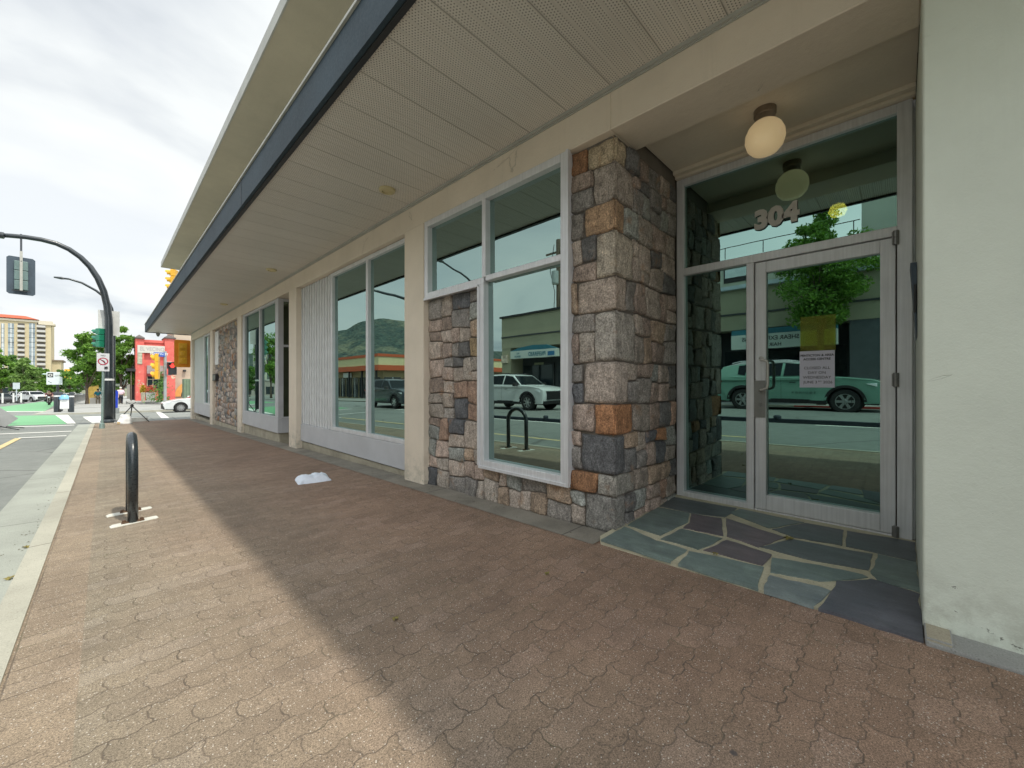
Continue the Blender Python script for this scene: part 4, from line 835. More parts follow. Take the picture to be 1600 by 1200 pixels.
m = MB(); m.tube([(0, -.14, .5), (0, -.06, 1.0), (0, 0, at(33, 371, Y=MY).z - pc.z + .12)], .028, 8); m.build('hanger', MT['pole'], H1, local=True)
# blank back of a white lane sign on the mast
q = at(170, 504, Y=MY+.2); m = MB(); c0 = at(153, 523, Y=MY+.2); c1 = at(187, 487, Y=MY+.2)
m.box(c0.x, MY+.19, c0.z, c1.x, MY+.205, c1.z); o = m.build('sign', paint('pale_sign_back', (.62, .63, .61), .5)); tag(o, 'blank white rectangular sign fixed behind the mast below its bend', 'sign')
H2 = signal_head('traffic_light', paint('green_signal_housing', (.02, .22, .13), .35), False, None, 3, .26); p = at(157, 528, Y=MY+.1); H2.location = p; H2.rotation_euler = (0, 0, R(35)); tag(H2, 'small green housed signal head clamped on the left of the black mast', 'traffic light')
def ped_head(T):
    m = MB(); m.box(-.22, -.1, -.22, .22, .1, .22); m.build('housing', MT['black'], T, bevel=.02)
    m = MB(); m.box(-.25, .1, -.25, -.22, .32, .25); m.box(.22, .1, -.25, .25, .32, .25); m.box(-.22, .1, .22, .22, .32, .25); m.build('visor', MT['black'], T)
T = thing('pedestrian_signal', (0, 0, 0), 'black pedestrian signal box on the mast behind the turn sign', 'pedestrian signal'); ped_head(T); T.location = at(163, 533, Y=MY+.25); T.rotation_euler = (0, 0, R(20))
# street lamp behind the mast
LY = 26.0; T = thing('street_lamp', (at(176, 655, Y=LY).x, LY, gz(LY)), 'slim dark street lamp behind the mast with a long arm to the left', 'street lamp')
b = at(176, 655, Y=LY); b.z = gz(LY)-.05; m = MB(); m.tube([b, at(176.5, 560, Y=LY), at(177, 500, Y=LY), at(174.5, 482, Y=LY), at(168, 468, Y=LY), at(150, 454, Y=LY), at(128, 442, Y=LY), at(108, 436, Y=LY), at(99, 435, Y=LY)], [.10, .09, .075, .06, .055, .05, .045, .04, .04], 10); m.build('pole', MT['pole'], T, smooth='all')
m = MB(); m.tube([at(101, 435.3, Y=LY), at(96, 434.6, Y=LY), at(84, 433, Y=LY)], [.04, .06, .03], 8); m.build('lamp_head', MT['pole'], T)
# turn prohibition sign
SY_ = 19.3; T = thing('road_sign', (at(160, 671, Y=SY_).x, SY_, gz(SY_)), 'white sign with a red no-turn ring on a pale green post', 'road sign')
gp = paint('green_grey_post', (.28, .38, .36), .4, .1, 6, .1, .4); b = at(159.5, 670, Y=SY_); b.z = gz(SY_)-.05; t_ = at(161.5, 574, Y=SY_)
m = MB(); m.tube([b, t_], .035, 10); m.lathe([(0, 0), (.07, 0), (.065, .16), (.05, .17), (0, .17)], (b.x, SY_, gz(SY_))); m.build('post', gp, T, smooth=True)
c0 = at(151, 580, Y=SY_-.05); c1 = at(171, 552.5, Y=SY_-.05); m = MB(); m.box(c0.x, SY_-.055, c0.z, c1.x, SY_-.045, c1.z); m.build('plate', paint('sign_white', (.66, .67, .70), .4, .03), T, bevel=.003)
cx = (c0.x+c1.x)/2; cz = c1.z-.27; redp = paint('sign_red', (.42, .03, .07), .5); blkp = paint('sign_black', (.03, .03, .035), .5)
m = MB(); vs = []; fs = []
for k in range(24):
    a = 2*PI*k/24
    for r in (.095, .125): vs.append((cx+math.cos(a)*r, SY_-.0575, cz+math.sin(a)*r))
fs = [(2*k, 2*k+1, (2*k+3) % 48, (2*k+2) % 48) for k in range(24)]; m.add(vs, fs); m.quad((cx-.085, SY_-.0578, cz+.065), (cx-.065, SY_-.0578, cz+.085), (cx+.085, SY_-.0578, cz-.065), (cx+.065, SY_-.0578, cz-.085)); m.build('prohibition_ring', redp, T, normals=False)
m = MB(); m.tube([(cx+.03, SY_-.056, cz-.07), (cx+.03, SY_-.056, cz), (cx-.01, SY_-.056, cz+.035), (cx-.05, SY_-.056, cz+.035)], .011, 6); m.build('turn_arrow', blkp, T); m = MB(); text_on(m, 'NO', .07, (cx, SY_-.056, c1.z-.10), (1, 0, 0), (0, 0, 1), .0005, 'CENTER', .001); text_on(m, 'BUSES', .05, (cx, SY_-.056, c0.z+.20), (1, 0, 0), (0, 0, 1), .0005, 'CENTER', 0); m.build('lettering', blkp, T); m = MB(); m.box(cx+.03, SY_-.08, c0.z+.09, cx+.11, SY_-.056, c0.z+.16); m.build('small_tag', blkp, T)
# blue posts and newspaper box behind the mast
blue = paint('bright_blue_paint', (.02, .06, .55), .4, .1)
for i, (u, w) in enumerate(((181.5, 5), (163, 4))):
    Yb = 27.0; a = at(u-w/2, 600, Y=Yb); c = at(u+w/2, 600, Y=Yb); zt = at(u, 612, Y=Yb).z; zb_ = at(u, 638, Y=Yb).z; T = thing('banner_stand', ((a.x+c.x)/2, Yb, zb_), ['bright blue upright banner just right of the black mast base', 'narrow blue banner just left of the black mast base'][i], 'banner', 'blue banners beside the mast')
    m = MB(); m.prism([(a.x, zb_+.02), (c.x, zb_+.02), (c.x+.02, zt), ((a.x+c.x)/2, zt+.08), (a.x-.02, zt-.05)], lambda x, z: (x, Yb, z), lambda x, z: (x, Yb+.03, z)); m.build('banner', blue, T); m = MB(); m.box(a.x-.05, Yb-.15, zb_-.25, c.x+.05, Yb+.2, zb_+.02); m.build('foot', MT['grey'], T)
a = at(174, 636, Y=27.5); c = at(179.5, 623, Y=27.5); m = MB(); m.box(a.x, 27.5, a.z, c.x, 27.8, c.z); m.box(a.x+.03, 27.47, a.z+.25, c.x-.03, 27.5, c.z-.05, 1); m.box(a.x+.05, 27.55, a.z-.5, c.x-.05, 27.75, a.z, 1)
tag(m.build('newspaper_box', [paint('orange_box', (.65, .25, .02), .4), MT['trim']], bevel=.01), 'small orange newspaper box tucked behind the black mast', 'newspaper box')
# left-edge temporary diamond sign seen from behind
c = at(-3, 655, Y=22.3); T = thing('temporary_sign', (c.x, 22.3, rz(c.x, 22.3)), 'grey back of a diamond roadwork sign on a low folding stand', 'roadwork sign')
m = MB(); d_ = .44; m.prism([(-d_, 0), (0, -d_), (d_, 0), (0, d_)], lambda a, b: (c.x+a, 22.3, c.z+b), lambda a, b: (c.x+a, 22.312, c.z+b)); m.build('plate', paint('grey_plywood', (.36, .37, .37), .7), T)
m = MB(); g0 = rz(c.x, 22.3); m.tube([(c.x, 22.27, c.z+.1), (c.x, 22.27, g0+.12)], .02, 6); [m.tube([(c.x, 22.27, g0+.14), (c.x+q[0], 22.27+q[1], g0+.015)], .016, 6) for q in ((.55, .3), (-.55, .3), (.5, -.45), (-.5, -.45))]; m.build('stand', MT['trim'], T)
# ================================================================== corner signals
PYc = 39.0; g1 = gz(PYc); b = at(258, 620, Y=PYc)
T = thing('signal_pole', (b.x, PYc, g1), 'straight grey signal pole on the far corner carrying the blue street name plate', 'signal pole')
m = MB(); m.tube([(b.x, PYc, g1-.1), (b.x, PYc, at(258, 549, Y=PYc).z)], .09, 12); m.build('pole', MT['grey'], T, smooth=True)
m = MB(); m.tube([(b.x, PYc, at(258, 566, Y=PYc).z), (at(268, 566, Y=PYc).x, PYc, at(268, 566, Y=PYc).z)], .03, 6); m.build('bracket', MT['grey'], T); m = MB(); m.tube([(b.x, PYc, at(258, 586, Y=PYc).z), (at(268, 586, Y=PYc).x, PYc, at(268, 586, Y=PYc).z)], .03, 6); m.build('bracket', MT['grey'], T)
a0 = at(240, 557, Y=PYc-.1); a1 = at(257.5, 551, Y=PYc-.1); m = MB(); m.box(a0.x, PYc-.12, a0.z, a1.x, PYc-.105, a1.z); m.build('street_name_plate', paint('street_name_blue', (.03, .10, .45), .4), T); m = MB(); text_on(m, 'MARTIN ST', .20, ((a0.x+a1.x)/2, PYc-.121, a0.z+.12), (1, 0, 0), (0, 0, 1), .001, 'CENTER', .002); m.build('lettering', MT['white'], T)
H3 = signal_head('traffic_light', MT['yellow'], False, None, 3, .62); H3.location = at(245.5, 572.5, Y=PYc); H3.rotation_euler = (0, 0, R(75)); tag(H3, 'yellow three-lens traffic light in side view with visors to the left, on the grey pole', 'traffic light')
T = thing('pedestrian_signal', (0, 0, 0), 'black pedestrian signal showing a red hand right of the grey pole', 'pedestrian signal')
m = MB(); m.box(-.24, -.1, -.46, .24, .1, .46); m.build('housing', MT['black'], T, bevel=.03)
m = MB(); m.box(-.27, .1, -.02, -.24, .30, .47); m.box(.24, .1, -.02, .27, .30, .47); m.box(-.24, .1, .44, .24, .30, .47); m.build('visor', MT['black'], T, bevel=.004)
m = MB(); m.prism([(-.10, .06), (.06, .06), (.09, .16), (.15, .20), (.13, .24), (.06, .22), (.055, .36), (.02, .36), (.015, .25), (-.005, .40), (-.04, .40), (-.045, .25), (-.07, .38), (-.10, .37), (-.09, .22), (-.14, .30), (-.16, .28)], lambda a, b: (a, .101, b), lambda a, b: (a, .108, b)); m.build('red_hand', MT['red'], T)
T.location = at(269.5, 576, Y=PYc-.3); T.rotation_euler = (0, 0, R(165))
H4 = signal_head('traffic_light', MT['yellow'], True, MT['orange'], 3, .33); H4.location = at(285.6, 552.5, Y=24.6); H4.rotation_euler = (0, 0, R(0)); tag(H4, 'large orange backplate of a traffic light seen from behind beside the end pillar', 'traffic light')
bk = MB(); c = at(300, 552, Y=24.6); T = thing('signal_pole', (3.05, 24.75, gz(24.7)), 'grey signal pole standing close behind the end pillar of the office building', 'signal pole')
bk.tube([(3.05, 24.75, gz(24.7)-.1), (3.05, 24.75, 4.6)], .09, 10); bk.tube([(3.05, 24.75, 3.1), (2.7, 24.66, 3.1)], .025, 6); bk.tube([(3.05, 24.75, 2.0), (2.7, 24.66, 2.0)], .025, 6); bk.build('pole', MT['grey'], T, smooth=True)
for (dx_, dz_) in ((0, .30), (0, 0), (0, -.33)):
    m = MB(); o_ = at(285.6, 552.5, Y=24.6); m.lathe([(0, -.135), (.09, -.13), (.12, -.115), (.12, -.108)], (o_.x, o_.y, o_.z+dz_), 'Y', 16); m.build('rear_cover', MT['yellow'], H4, smooth=True)
H5 = signal_head('traffic_light', MT['yellow'], False, None, 3, .36); H5.location = at(272, 438, Y=26.6); H5.rotation_euler = (0, 0, R(60)); tag(H5, 'yellow traffic light high up, partly hidden behind the canopy edge', 'traffic light')
T = thing('signal_mast', (6.5, 26.8, gz(26.8)), 'signal mast behind the office building whose arm holds the high yellow light', 'signal mast')
m = MB(); zt = H5.location.z+.75; m.tube([(6.5, 26.8, gz(26.8)), (6.5, 26.8, zt-1), (6.2, 26.75, zt-.2), (5.6, 26.7, zt), (3.2, 26.6, zt+.02), (H5.location.x, 26.6, zt+.02), (H5.location.x, 26.6, zt-.3)], [.14, .12, .11, .10, .08, .06, .05], 10); m.build('mast', MT['pole'], T, smooth='all')
# ================================================================== trees
def tree(name, x, y, z0, h, rad, trunk_h, label, group, leaves=5000, mat='leaf', lsz=0.13, seed=1, squash=1.0, clumps=46, pointy=0.0):
    T = thing(name, (x, y, z0), label, 'tree', group); r = random.Random(seed); ch = h - trunk_h; cz = z0 + trunk_h + ch*.5
    ctr = []
    for i in range(clumps):
        while True:
            p = Vector((r.uniform(-1, 1), r.uniform(-1, 1), r.uniform(-1, 1)))
            if 0.25 < p.length < 1: break
        k = 1 - pointy*max(0, p.z)*0.75
        lob = 1 + .22*math.sin(3*math.atan2(p.y, p.x)+seed) * (1-abs(p.z))
        ctr.append((Vector((x + p.x*rad*.82*k*lob, y + p.y*rad*.82*k*lob, cz + p.z*ch*.46)), r.uniform(.20, .36)*rad*(1-.35*pointy*max(0, p.z))))
    m = MB(); top = Vector((x + r.uniform(-.1, .1), y, z0 + trunk_h + ch*.55)); tr = h*.012 + .03
    m.tube([(x, y, z0-.1), (x+.02, y, z0+trunk_h*.5), (x, y+.02, z0+trunk_h), top], [tr*1.25, tr, tr*.8, tr*.3], 9); 
    for c, s_ in ctr[:14]:
        a = Vector((x, y, z0 + trunk_h*r.uniform(.85, 1.0) + ch*r.uniform(0, .3))); mid = a.lerp(c, .5) + Vector((0, 0, .12*rad)); m.tube([a, mid, c], [tr*.42, tr*.28, tr*.08], 6)
    m.build('trunk', MT['bark'], T, smooth='all')
    vs = []; fs = []; per = leaves // clumps
    for c, s_ in ctr:
        for i in range(per):
            d = Vector((r.gauss(0, 1), r.gauss(0, 1), r.gauss(0, 1))).normalized() * (r.random()**.45) * s_
            d.z *= .75; p = c + d; n = Vector((r.gauss(0, 1), r.gauss(0, 1), r.gauss(0, .8)+.5)).normalized(); u = n.orthogonal().normalized(); u.rotate(Matrix.Rotation(r.uniform(0, 6.28), 3, n)); w = n.cross(u)
            s = lsz*r.uniform(.6, 1.25); o = len(vs)
            vs += [p - u*s, p - w*s*.42 + u*s*.05 + n*s*.1, p + u*s, p + w*s*.42 + u*s*.05 + n*s*.1]; fs.append((o, o+1, o+2, o+3))
    m = MB(); m.add(vs, fs); m.build('crown', MT[mat], T, normals=False); return T
tree('street_tree', -11.45, 2.24, gz(0)+.05, 7.9, 1.75, 2.9, 'slender leafy street tree across the road, mirrored in the glass door', 'street trees', 15000, 'leaf', .085, 7, pointy=1.0, clumps=60)
p = at(200, 628, Y=56); tree('street_tree', 1.15, 60, gz(60), 8.9, 1.9, 1.1, 'dense green maple left of the red building, right of the mast', 'street trees', 9000, 'leaf', .17, 3, pointy=.4)
tree('street_tree', -1.35, 60, gz(60), 8.5, 1.9, 1.3, 'bright green maple left of the black mast', 'street trees', 8000, 'leaf', .17, 5, pointy=.4)
tree('street_tree', 0.0, 74, gz(74), 9.0, 2.6, 1.6, 'darker maple behind the black mast between two brighter ones', 'street trees', 6000, 'leaf3', .2, 9)
for i, (u, top, Yt, wpx, mt, lb) in enumerate([(2, 540, 105, 46, 'leaf', 'broad green tree at the left edge below the tower'), (40, 556, 100, 44, 'leaf2', 'pale green round tree in front of the apartment tower'), (68, 572, 135, 34, 'leaf', 'green tree right of the pale round tree'), (22, 550, 135, 40, 'leaf3', 'dark tree between the two nearest left trees'), (93, 576, 155, 26, 'leaf3', 'dark green tree above the white route sign'),
    (108, 577, 165, 26, 'leaf', 'tree right of the white route sign'), (121, 590, 210, 20, 'leaf3', 'small dark tree at the right end of the far avenue row'), (82, 584, 190, 24, 'leaf', 'distant tree behind the motorcyclist'), (-22, 545, 110, 50, 'leaf', 'green tree just beyond the left frame edge')]):
    q = at(u, top, Y=Yt); r_ = abs(at(u+wpx/2, 600, Y=Yt).x - q.x); hh = q.z - gz(Yt)
    tree('avenue_tree', q.x, Yt, gz(Yt), hh, r_*1.05, hh*.16, lb, 'trees along the far avenue', 3800, mt, .30, 20+i)
for i, (x, y, h_, r_, mt, lb) in enumerate([(-15.5, 82, 12.5, 3.2, 'leaf', 'tall green tree mirrored in the right light of the bay window'), (-25, 96, 8.5, 3.4, 'leaf3', 'dark tree mirrored low in the left light of the bay window'), (-33, 104, 8.8, 3.6, 'leaf', 'wide tree left of the dark one in the bay window mirror image'), (-20, 118, 8.0, 3.2, 'leaf3', 'tree between the two lights of the bay window mirror image')]):
    tree('avenue_tree', x, y, gz(y), h_, r_, h_*.18, lb, 'trees along the far avenue', 3500, mt, .26, 50+i)
# ================================================================== cars
def mk_car(kind, paintm, label, loc, rz_, group=None, detail=True, roof=None, letters=None):
    """front towards local +X, ground at z=0"""
    T = thing('parked_car' if group else kind, (0, 0, 0), label, 'car', group)
    S = kind == 'suv'
    L = 4.65 if S else 4.62; hw = .92 if S else .89; wb = (1.40, -1.36) if S else (1.42, -1.28); wr = .365 if S else .325; ar = wr + (.07 if S else .045)
    sill = .30 if S else .22
    if S: top = [(2.30, .74), (2.27, .93), (2.05, 1.02), (1.55, 1.09), (1.02, 1.135), (.4, 1.10), (-.6, 1.13), (-1.6, 1.17), (-2.22, 1.20), (-2.30, 1.02), (-2.33, .70)]
    else: top = [(2.31, .52), (2.28, .64), (2.10, .74), (1.6, .86), (1.0, .925), (.3, .93), (-.8, .965), (-1.7, 1.00), (-2.15, 1.00), (-2.28, .88), (-2.31, .56)]
    P = list(top) + [(-2.25, sill+.03)]
    def arch(cx):
        a0 = math.asin(min(1, (sill-wr)/ar)) if sill < wr else 0
        return [(cx + math.cos(t)*ar, wr + math.sin(t)*ar) for t in [PI - a0 + (2*a0 - PI)*k/10 for k in range(11)]]
    P += [(wb[1]-ar-.02, sill)] + arch(wb[1]) + [(0, sill-.02)] + arch(wb[0]) + [(2.22, sill+.02)]
    m = MB(); n = len(P); layers = [(-hw+.05, .965), (-hw, 1.0)]; vs = []
    ys = [(-hw+.0, .0), (-hw, .0)]
    # outline sections: side faces slightly tucked at top and bottom
    def yw(z): return hw - .05*max(0, (z-.80))/.35 - .05*max(0, (.45-z))/.2
    for sgn in (-1, 1):
        for (a, b) in P:
            tap = .10*max(0, (abs(a)-1.75)/.55)**2; vs.append((a, sgn*(yw(b)-tap), b))
    fs = [(i, (i+1)%n, n+(i+1)%n, n+i) for i in range(n)] + [tuple(range(n-1, -1, -1)), tuple(range(n, 2*n))]
    m.add(vs, fs); body = m.build('body', paintm, T, bevel=.035, seg=3, smooth=True, local=True)
    # greenhouse
    if S: C = [(1.06, 1.10), (.36, 1.60), (-.15, 1.665), (-1.45, 1.645), (-2.02, 1.52), (-2.24, 1.16)]; bz, tz = 1.10, 1.66
    else: C = [(1.02, .90), (.22, 1.36), (-.25, 1.415), (-.9, 1.40), (-1.45, 1.27), (-1.98, .985)]; bz, tz = .92, 1.41
    def yc(z): return (hw-.045) - (.20 if S else .21)*max(0, min(1, (z-bz)/(tz-bz)))
    base = [(C[-1][0], bz-.06), (C[0][0], bz-.06)]; Q = C + [(C[-1][0], bz-.08), (C[0][0], bz-.08)]
    vs = [(a, -yc(b), b) for a, b in Q] + [(a, yc(b), b) for a, b in Q]; nq = len(Q)
    m = MB(); m.add(vs, [(i, (i+1)%nq, nq+(i+1)%nq, nq+i) for i in range(nq)] + [tuple(range(nq-1, -1, -1)), tuple(range(nq, 2*nq))]); m.build('cabin', paintm, T, bevel=.03, seg=3, smooth=True, local=True)
    if roof: m = MB(); rp_ = [(C[1][0]-.03, C[1][1]+.004), (C[2][0], C[2][1]+.018), (C[3][0], C[3][1]+.018), (C[4][0]+.08, C[4][1]+.02), (C[4][0]+.08, C[4][1]-.04), (C[3][0], C[3][1]-.06), (C[2][0], C[2][1]-.06), (C[1][0]-.03, C[1][1]-.05)]; m.prism(rp_, lambda a, b: (a, -.705, b), lambda a, b: (a, .705, b)); m.build('roof', roof, T, bevel=.012, smooth=True, local=True)
    # side glass
    if S: WN = [[(.90, 1.17), (.36, 1.545), (-.12, 1.60), (-.16, 1.17)], [(-.24, 1.17), (-.20, 1.60), (-1.12, 1.585), (-1.22, 1.19)], [(-1.30, 1.20), (-1.22, 1.57), (-1.62, 1.53), (-2.0, 1.30)]]
    else: WN = [[(.84, .97), (.22, 1.31), (-.18, 1.36), (-.24, .985)], [(-.32, .985), (-.26, 1.36), (-.85, 1.345), (-1.32, 1.22), (-1.62, 1.03)]]
    if S and roof: WN[2] = [(-1.30, 1.20), (-1.22, 1.57), (-1.50, 1.545), (-1.52, 1.24)]
    for s_ in (-1, 1):
        for w in WN:
            m = MB(); f0 = lambda a, b: (a, s_*(yc(b)+.004), b); f1 = lambda a, b: (a, s_*(yc(b)-.02), b); m.prism(w, f0, f1); m.build('side_window', MT['carglass'], T, local=True)
    def slab(p0, p1, wy0, wy1, off, nm, mt):
        (ax, az), (bx, bz_) = p0, p1; d = Vector((bx-ax, 0, bz_-az)).normalized(); nn = Vector((d.z, 0, -d.x)); nn = nn if nn.z > 0 else -nn; nn = nn*off
        m = MB(); a, b = Vector((ax, 0, az))+nn, Vector((bx, 0, bz_))+nn
        q = [a+Vector((0, -wy0, 0)), a+Vector((0, wy0, 0)), b+Vector((0, wy1, 0)), b+Vector((0, -wy1, 0))]; m.add(q + [v-nn*3 for v in q], [(0,1,2,3), (7,6,5,4), (0,4,5,1), (1,5,6,2), (2,6,7,3), (3,7,4,0)]); m.build(nm, mt, T, local=True)
    g0, g1_ = C[0], C[1]; L_ = lambda p, q, t: (p[0]+(q[0]-p[0])*t, p[1]+(q[1]-p[1])*t)
    slab(L_(g0, g1_, .10), L_(g0, g1_, .95), yc(bz)-.06, yc(tz)-.045, .006, 'windshield', MT['carglass']); slab(L_(C[-1], C[-2], .08), L_(C[-1], C[-2], .92), yc(bz)-.10, yc(tz)-.06, .006, 'rear_window', MT['carglass'])
    # wheels
    for cx in wb:
        for s_ in (-1, 1):
            y0 = s_*(hw-.115); m = MB(); m.lathe([(wr*.62, -.105), (wr*.90, -.105), (wr*.985, -.08), (wr, -.03), (wr, .03), (wr*.985, .08), (wr*.90, .105), (wr*.62, .105)], (cx, y0, wr), 'Y', 30); m.build('wheel', MT['tyre'], T, smooth=True, local=True)
            wo = bpy.data.objects[-1] if False else kids(T)[-1]
            m = MB(); yo = y0 + s_*.085; m.lathe([(wr*.60, 0), (wr*.655, s_*.004), (wr*.64, s_*.014), (wr*.58, s_*.008)], (cx, yo, wr), 'Y', 30)
            ns = 6 if S and roof else (10 if not S else 7)
            for k in range(ns):
                a = 2*PI*k/ns; c_, s2 = math.cos(a), math.sin(a); t1, t2 = Vector((c_, 0, s2)), Vector((-s2, 0, c_)); w_ = wr*.085
                o_ = Vector((cx, yo, wr)); vs = []
                for (rr3, ww, yy) in ((wr*.12, w_, .004), (wr*.62, w_*1.25, .012)):
                    for sg in (-1, 1):
                        for dd in (0, -.02): vs.append(o_ + t1*rr3 + t2*ww*sg + Vector((0, s_*(yy+dd), 0)))
                m.add(vs, [(0,2,6,4), (1,5,7,3), (0,4,5,1), (2,3,7,6), (4,6,7,5), (0,1,3,2)])
            m.lathe([(0, s_*.02), (wr*.14, s_*.018), (wr*.17, 0)], (cx, yo, wr), 'Y', 16); m.build('rim', MT['rim'] if not (not S and not detail) else MT['rim'], T, smooth=True, local=True)
            m = MB(); m.lathe([(0, 0), (wr*.62, 0)], (cx, yo - s_*.03, wr), 'Y', 20); m.build('brake_disc', MT['trim'], T, local=True)
    # arch cladding, sills, grille, lamps, mirrors, rails
    m = MB()
    for cx in wb:
        for s_ in (-1, 1):
            vs = []; k = 16; r0, r1 = ar-.015, ar + (.065 if S else .012)
            for j in range(k+1):
                a = PI*j/k if True else 0
                for r in (r0, r1): z_ = wr+math.sin(a)*r; vs.append((cx+math.cos(a)*r, s_*(yw(z_)+.008), z_)); vs.append((cx+math.cos(a)*r, s_*(yw(z_)-.06), z_))
            fs = []
            for j in range(k): b0 = 4*j; fs += [(b0, b0+2, b0+6, b0+4), (b0, b0+4, b0+5, b0+1), (b0+2, b0+3, b0+7, b0+6)]
            m.add(vs, fs)
            m.lathe([(0, 0), (ar-.01, 0)], (cx, s_*(hw-.24), wr), 'Y', 20)
    for s_ in (-1, 1): m.box(wb[1]+ar, s_*(hw-.10), sill-.03, wb[0]-ar, s_*(hw-.012 if S else hw-.04), sill+(.11 if S else .02))
    m.box(-2.2, -.7, sill-.03, 2.15, .7, sill+.05); m.build('lower_trim', MT['trim'], T, local=True)
    m = MB(); zf = (.50, .88) if S else (.32, .56); m.prism([(-.55, zf[0]), (.55, zf[0]), (.62, zf[1]), (-.62, zf[1])], lambda a, b: (2.20, a, b), lambda a, b: (2.325 - (b-zf[0])*.04, a, b)); m.box(2.2, -.75, sill+.01, 2.30, .75, sill+.14); m.build('grille', MT['trim'], T, bevel=.01, local=True)
    for s_ in (-1, 1):
        z_ = .86 if S else .65; m = MB(); m.add([(2.285, s_*.60, z_-.05), (2.10, s_*(yw(z_)-.045), z_-.035), (1.88, s_*(yw(z_)+.004), z_+.045), (2.10, s_*(yw(z_)-.05), z_+.06), (2.275, s_*.60, z_+.04), (2.0, s_*.55, z_)], [(0,1,3,4), (1,2,3), (0,5,1), (1,5,2), (2,5,3), (3,5,4), (4,5,0)])
        m.build('headlight', MT['headlamp'], T, local=True)
        z_ = 1.0 if S else .85; m = MB(); m.prism([(-2.34, z_-.06), (-2.05, z_-.02), (-2.05, z_+.06), (-2.32, z_+.08)], lambda a, b: (a, s_*(yw(b)-.045), b), lambda a, b: (a+.03*0, s_*(yw(b)-.30), b)); m.build('taillight', MT['taillamp'], T, local=True)
        zm = 1.16 if S else .98; m = MB(); m.prism([(.72, zm-.07), (.90, zm-.05), (.86, zm+.09), (.70, zm+.08)], lambda a, b: (a, s_*(hw+.02), b), lambda a, b: (a-.02, s_*(hw+.20), b)); m.box(.76, s_*(hw-.08), zm-.03, .82, s_*(hw+.04), zm+.01); m.build('side_mirror', (roof or MT['trim']) if S else paintm, T, bevel=.015, local=True)
        if S: m = MB(); m.tube([(.2, s_*.62, 1.66), (-.1, s_*.62, 1.705), (-1.5, s_*.62, 1.70), (-1.75, s_*.62, 1.64)], .018, 6); m.build('roof_rail', MT['trim'] if not roof else MT['rim'], T, local=True)
        for xx in (-.22,): m = MB(); m.box(xx-.006, s_*(yw(.7)+.001), .42, xx, s_*(yw(.7)+.004), bz); m.box(-1.0, s_*(yw(.7)-.0), .95 if S else .80, -.82, s_*(yw(.7)+.022), .975 if S else .82); m.box(.0, s_*(yw(.7)-.0), .95 if S else .80, .18, s_*(yw(.7)+.022), .975 if S else .82); m.build('door_trim', MT['trim'], T, local=True)
    if letters:
        m = MB(); text_on(m, letters, .085, (.38, -(yw(.62)+.002), .60), (1, 0, 0), (0, 0, 1), .002, 'CENTER', .001, space=1.9); m.build('lettering', MT['trim'], T, local=True); m = MB(); text_on(m, letters, .085, (.38, (yw(.62)+.002), .60), (-1, 0, 0), (0, 0, 1), .002, 'CENTER', .001, space=1.9); m.build('lettering', MT['trim'], T, local=True)
    T.location = loc; T.rotation_euler = (0, math.atan(SL)*(-math.sin(rz_)) if False else 0, rz_); return T
pw = cpaint('white_car_paint', (.72, .74, .75)); pg = cpaint('sage_green_car_paint', (.19, .37, .30)); pd_ = cpaint('dark_blue_grey_car_paint', (.035, .05, .065)); ps = cpaint('silver_car_paint', (.42, .44, .46)); pr_ = cpaint('dark_red_car_paint', (.13, .02, .03)); pbk = cpaint('black_car_paint', (.02, .022, .025))
def on_road(x, y): return (x, y, rz(x, y))
mk_car('suv', pw, 'white compact SUV driving on the far lane, mirrored in the tall window', on_road(-8.6, 13.45), R(-90))
mk_car('suv', pg, 'sage green SUV with white roof stopped across the street, mirrored in the glass door', on_road(-9.35, 2.78), R(-90), roof=pw, letters='EQUINOX').scale = (1.06, 1.0, 1.05)
mk_car('suv', pd_, 'dark blue-grey SUV crossing toward the lot, mirrored in the double window', on_road(-6.5, 21.7), R(-90))
q = at(278, 640, Y=35.2); mk_car('sedan', pw, 'white sedan stopped on the side street, its nose showing left of the end pillar', (4.95, 35.4, gz(35.4)-.118), R(180))
for i, (u, Yc, pm, kd, rz0, lb) in enumerate([(53, 97, pw, 'suv', -62, 'white SUV facing the crossing, right of two in the left background'), (27, 101, ps, 'suv', -80, 'silver SUV left of the white one in the left background'), (2, 92, pbk, 'sedan', -75, 'dark car cut by the left frame edge'), (72, 112, pr_, 'sedan', -90, 'dark red car behind the motorcyclist'),
   (96, 128, ps, 'sedan', -90, 'silver car parked beyond the route sign'), (104, 150, pw, 'sedan', -90, 'white car further up the avenue'), (112, 170, pw, 'suv', -90, 'white SUV queueing far up the avenue'), (119, 200, ps, 'sedan', -90, 'tiny silver car near the far end of the avenue'), (90, 140, pbk, 'suv', -90, 'black SUV behind the bollards'), (124, 230, pw, 'suv', -90, 'tiny white vehicle farthest up the avenue'), (129, 245, pd_, 'sedan', -90, 'tiny dark car farthest up beside the white one')]):
    q = at(u, 600, Y=Yc); mk_car(kd, pm, lb, (q.x, Yc, rz(max(q.x, -10), Yc)), R(rz0), 'cars along the far avenue')
# cars in the mirrored lot
mk_car('sedan', ps, 'silver sedan in the lot in front of the low mall', (-16.5, 41.5, gz(41)+.05), R(-90), 'cars along the far avenue')
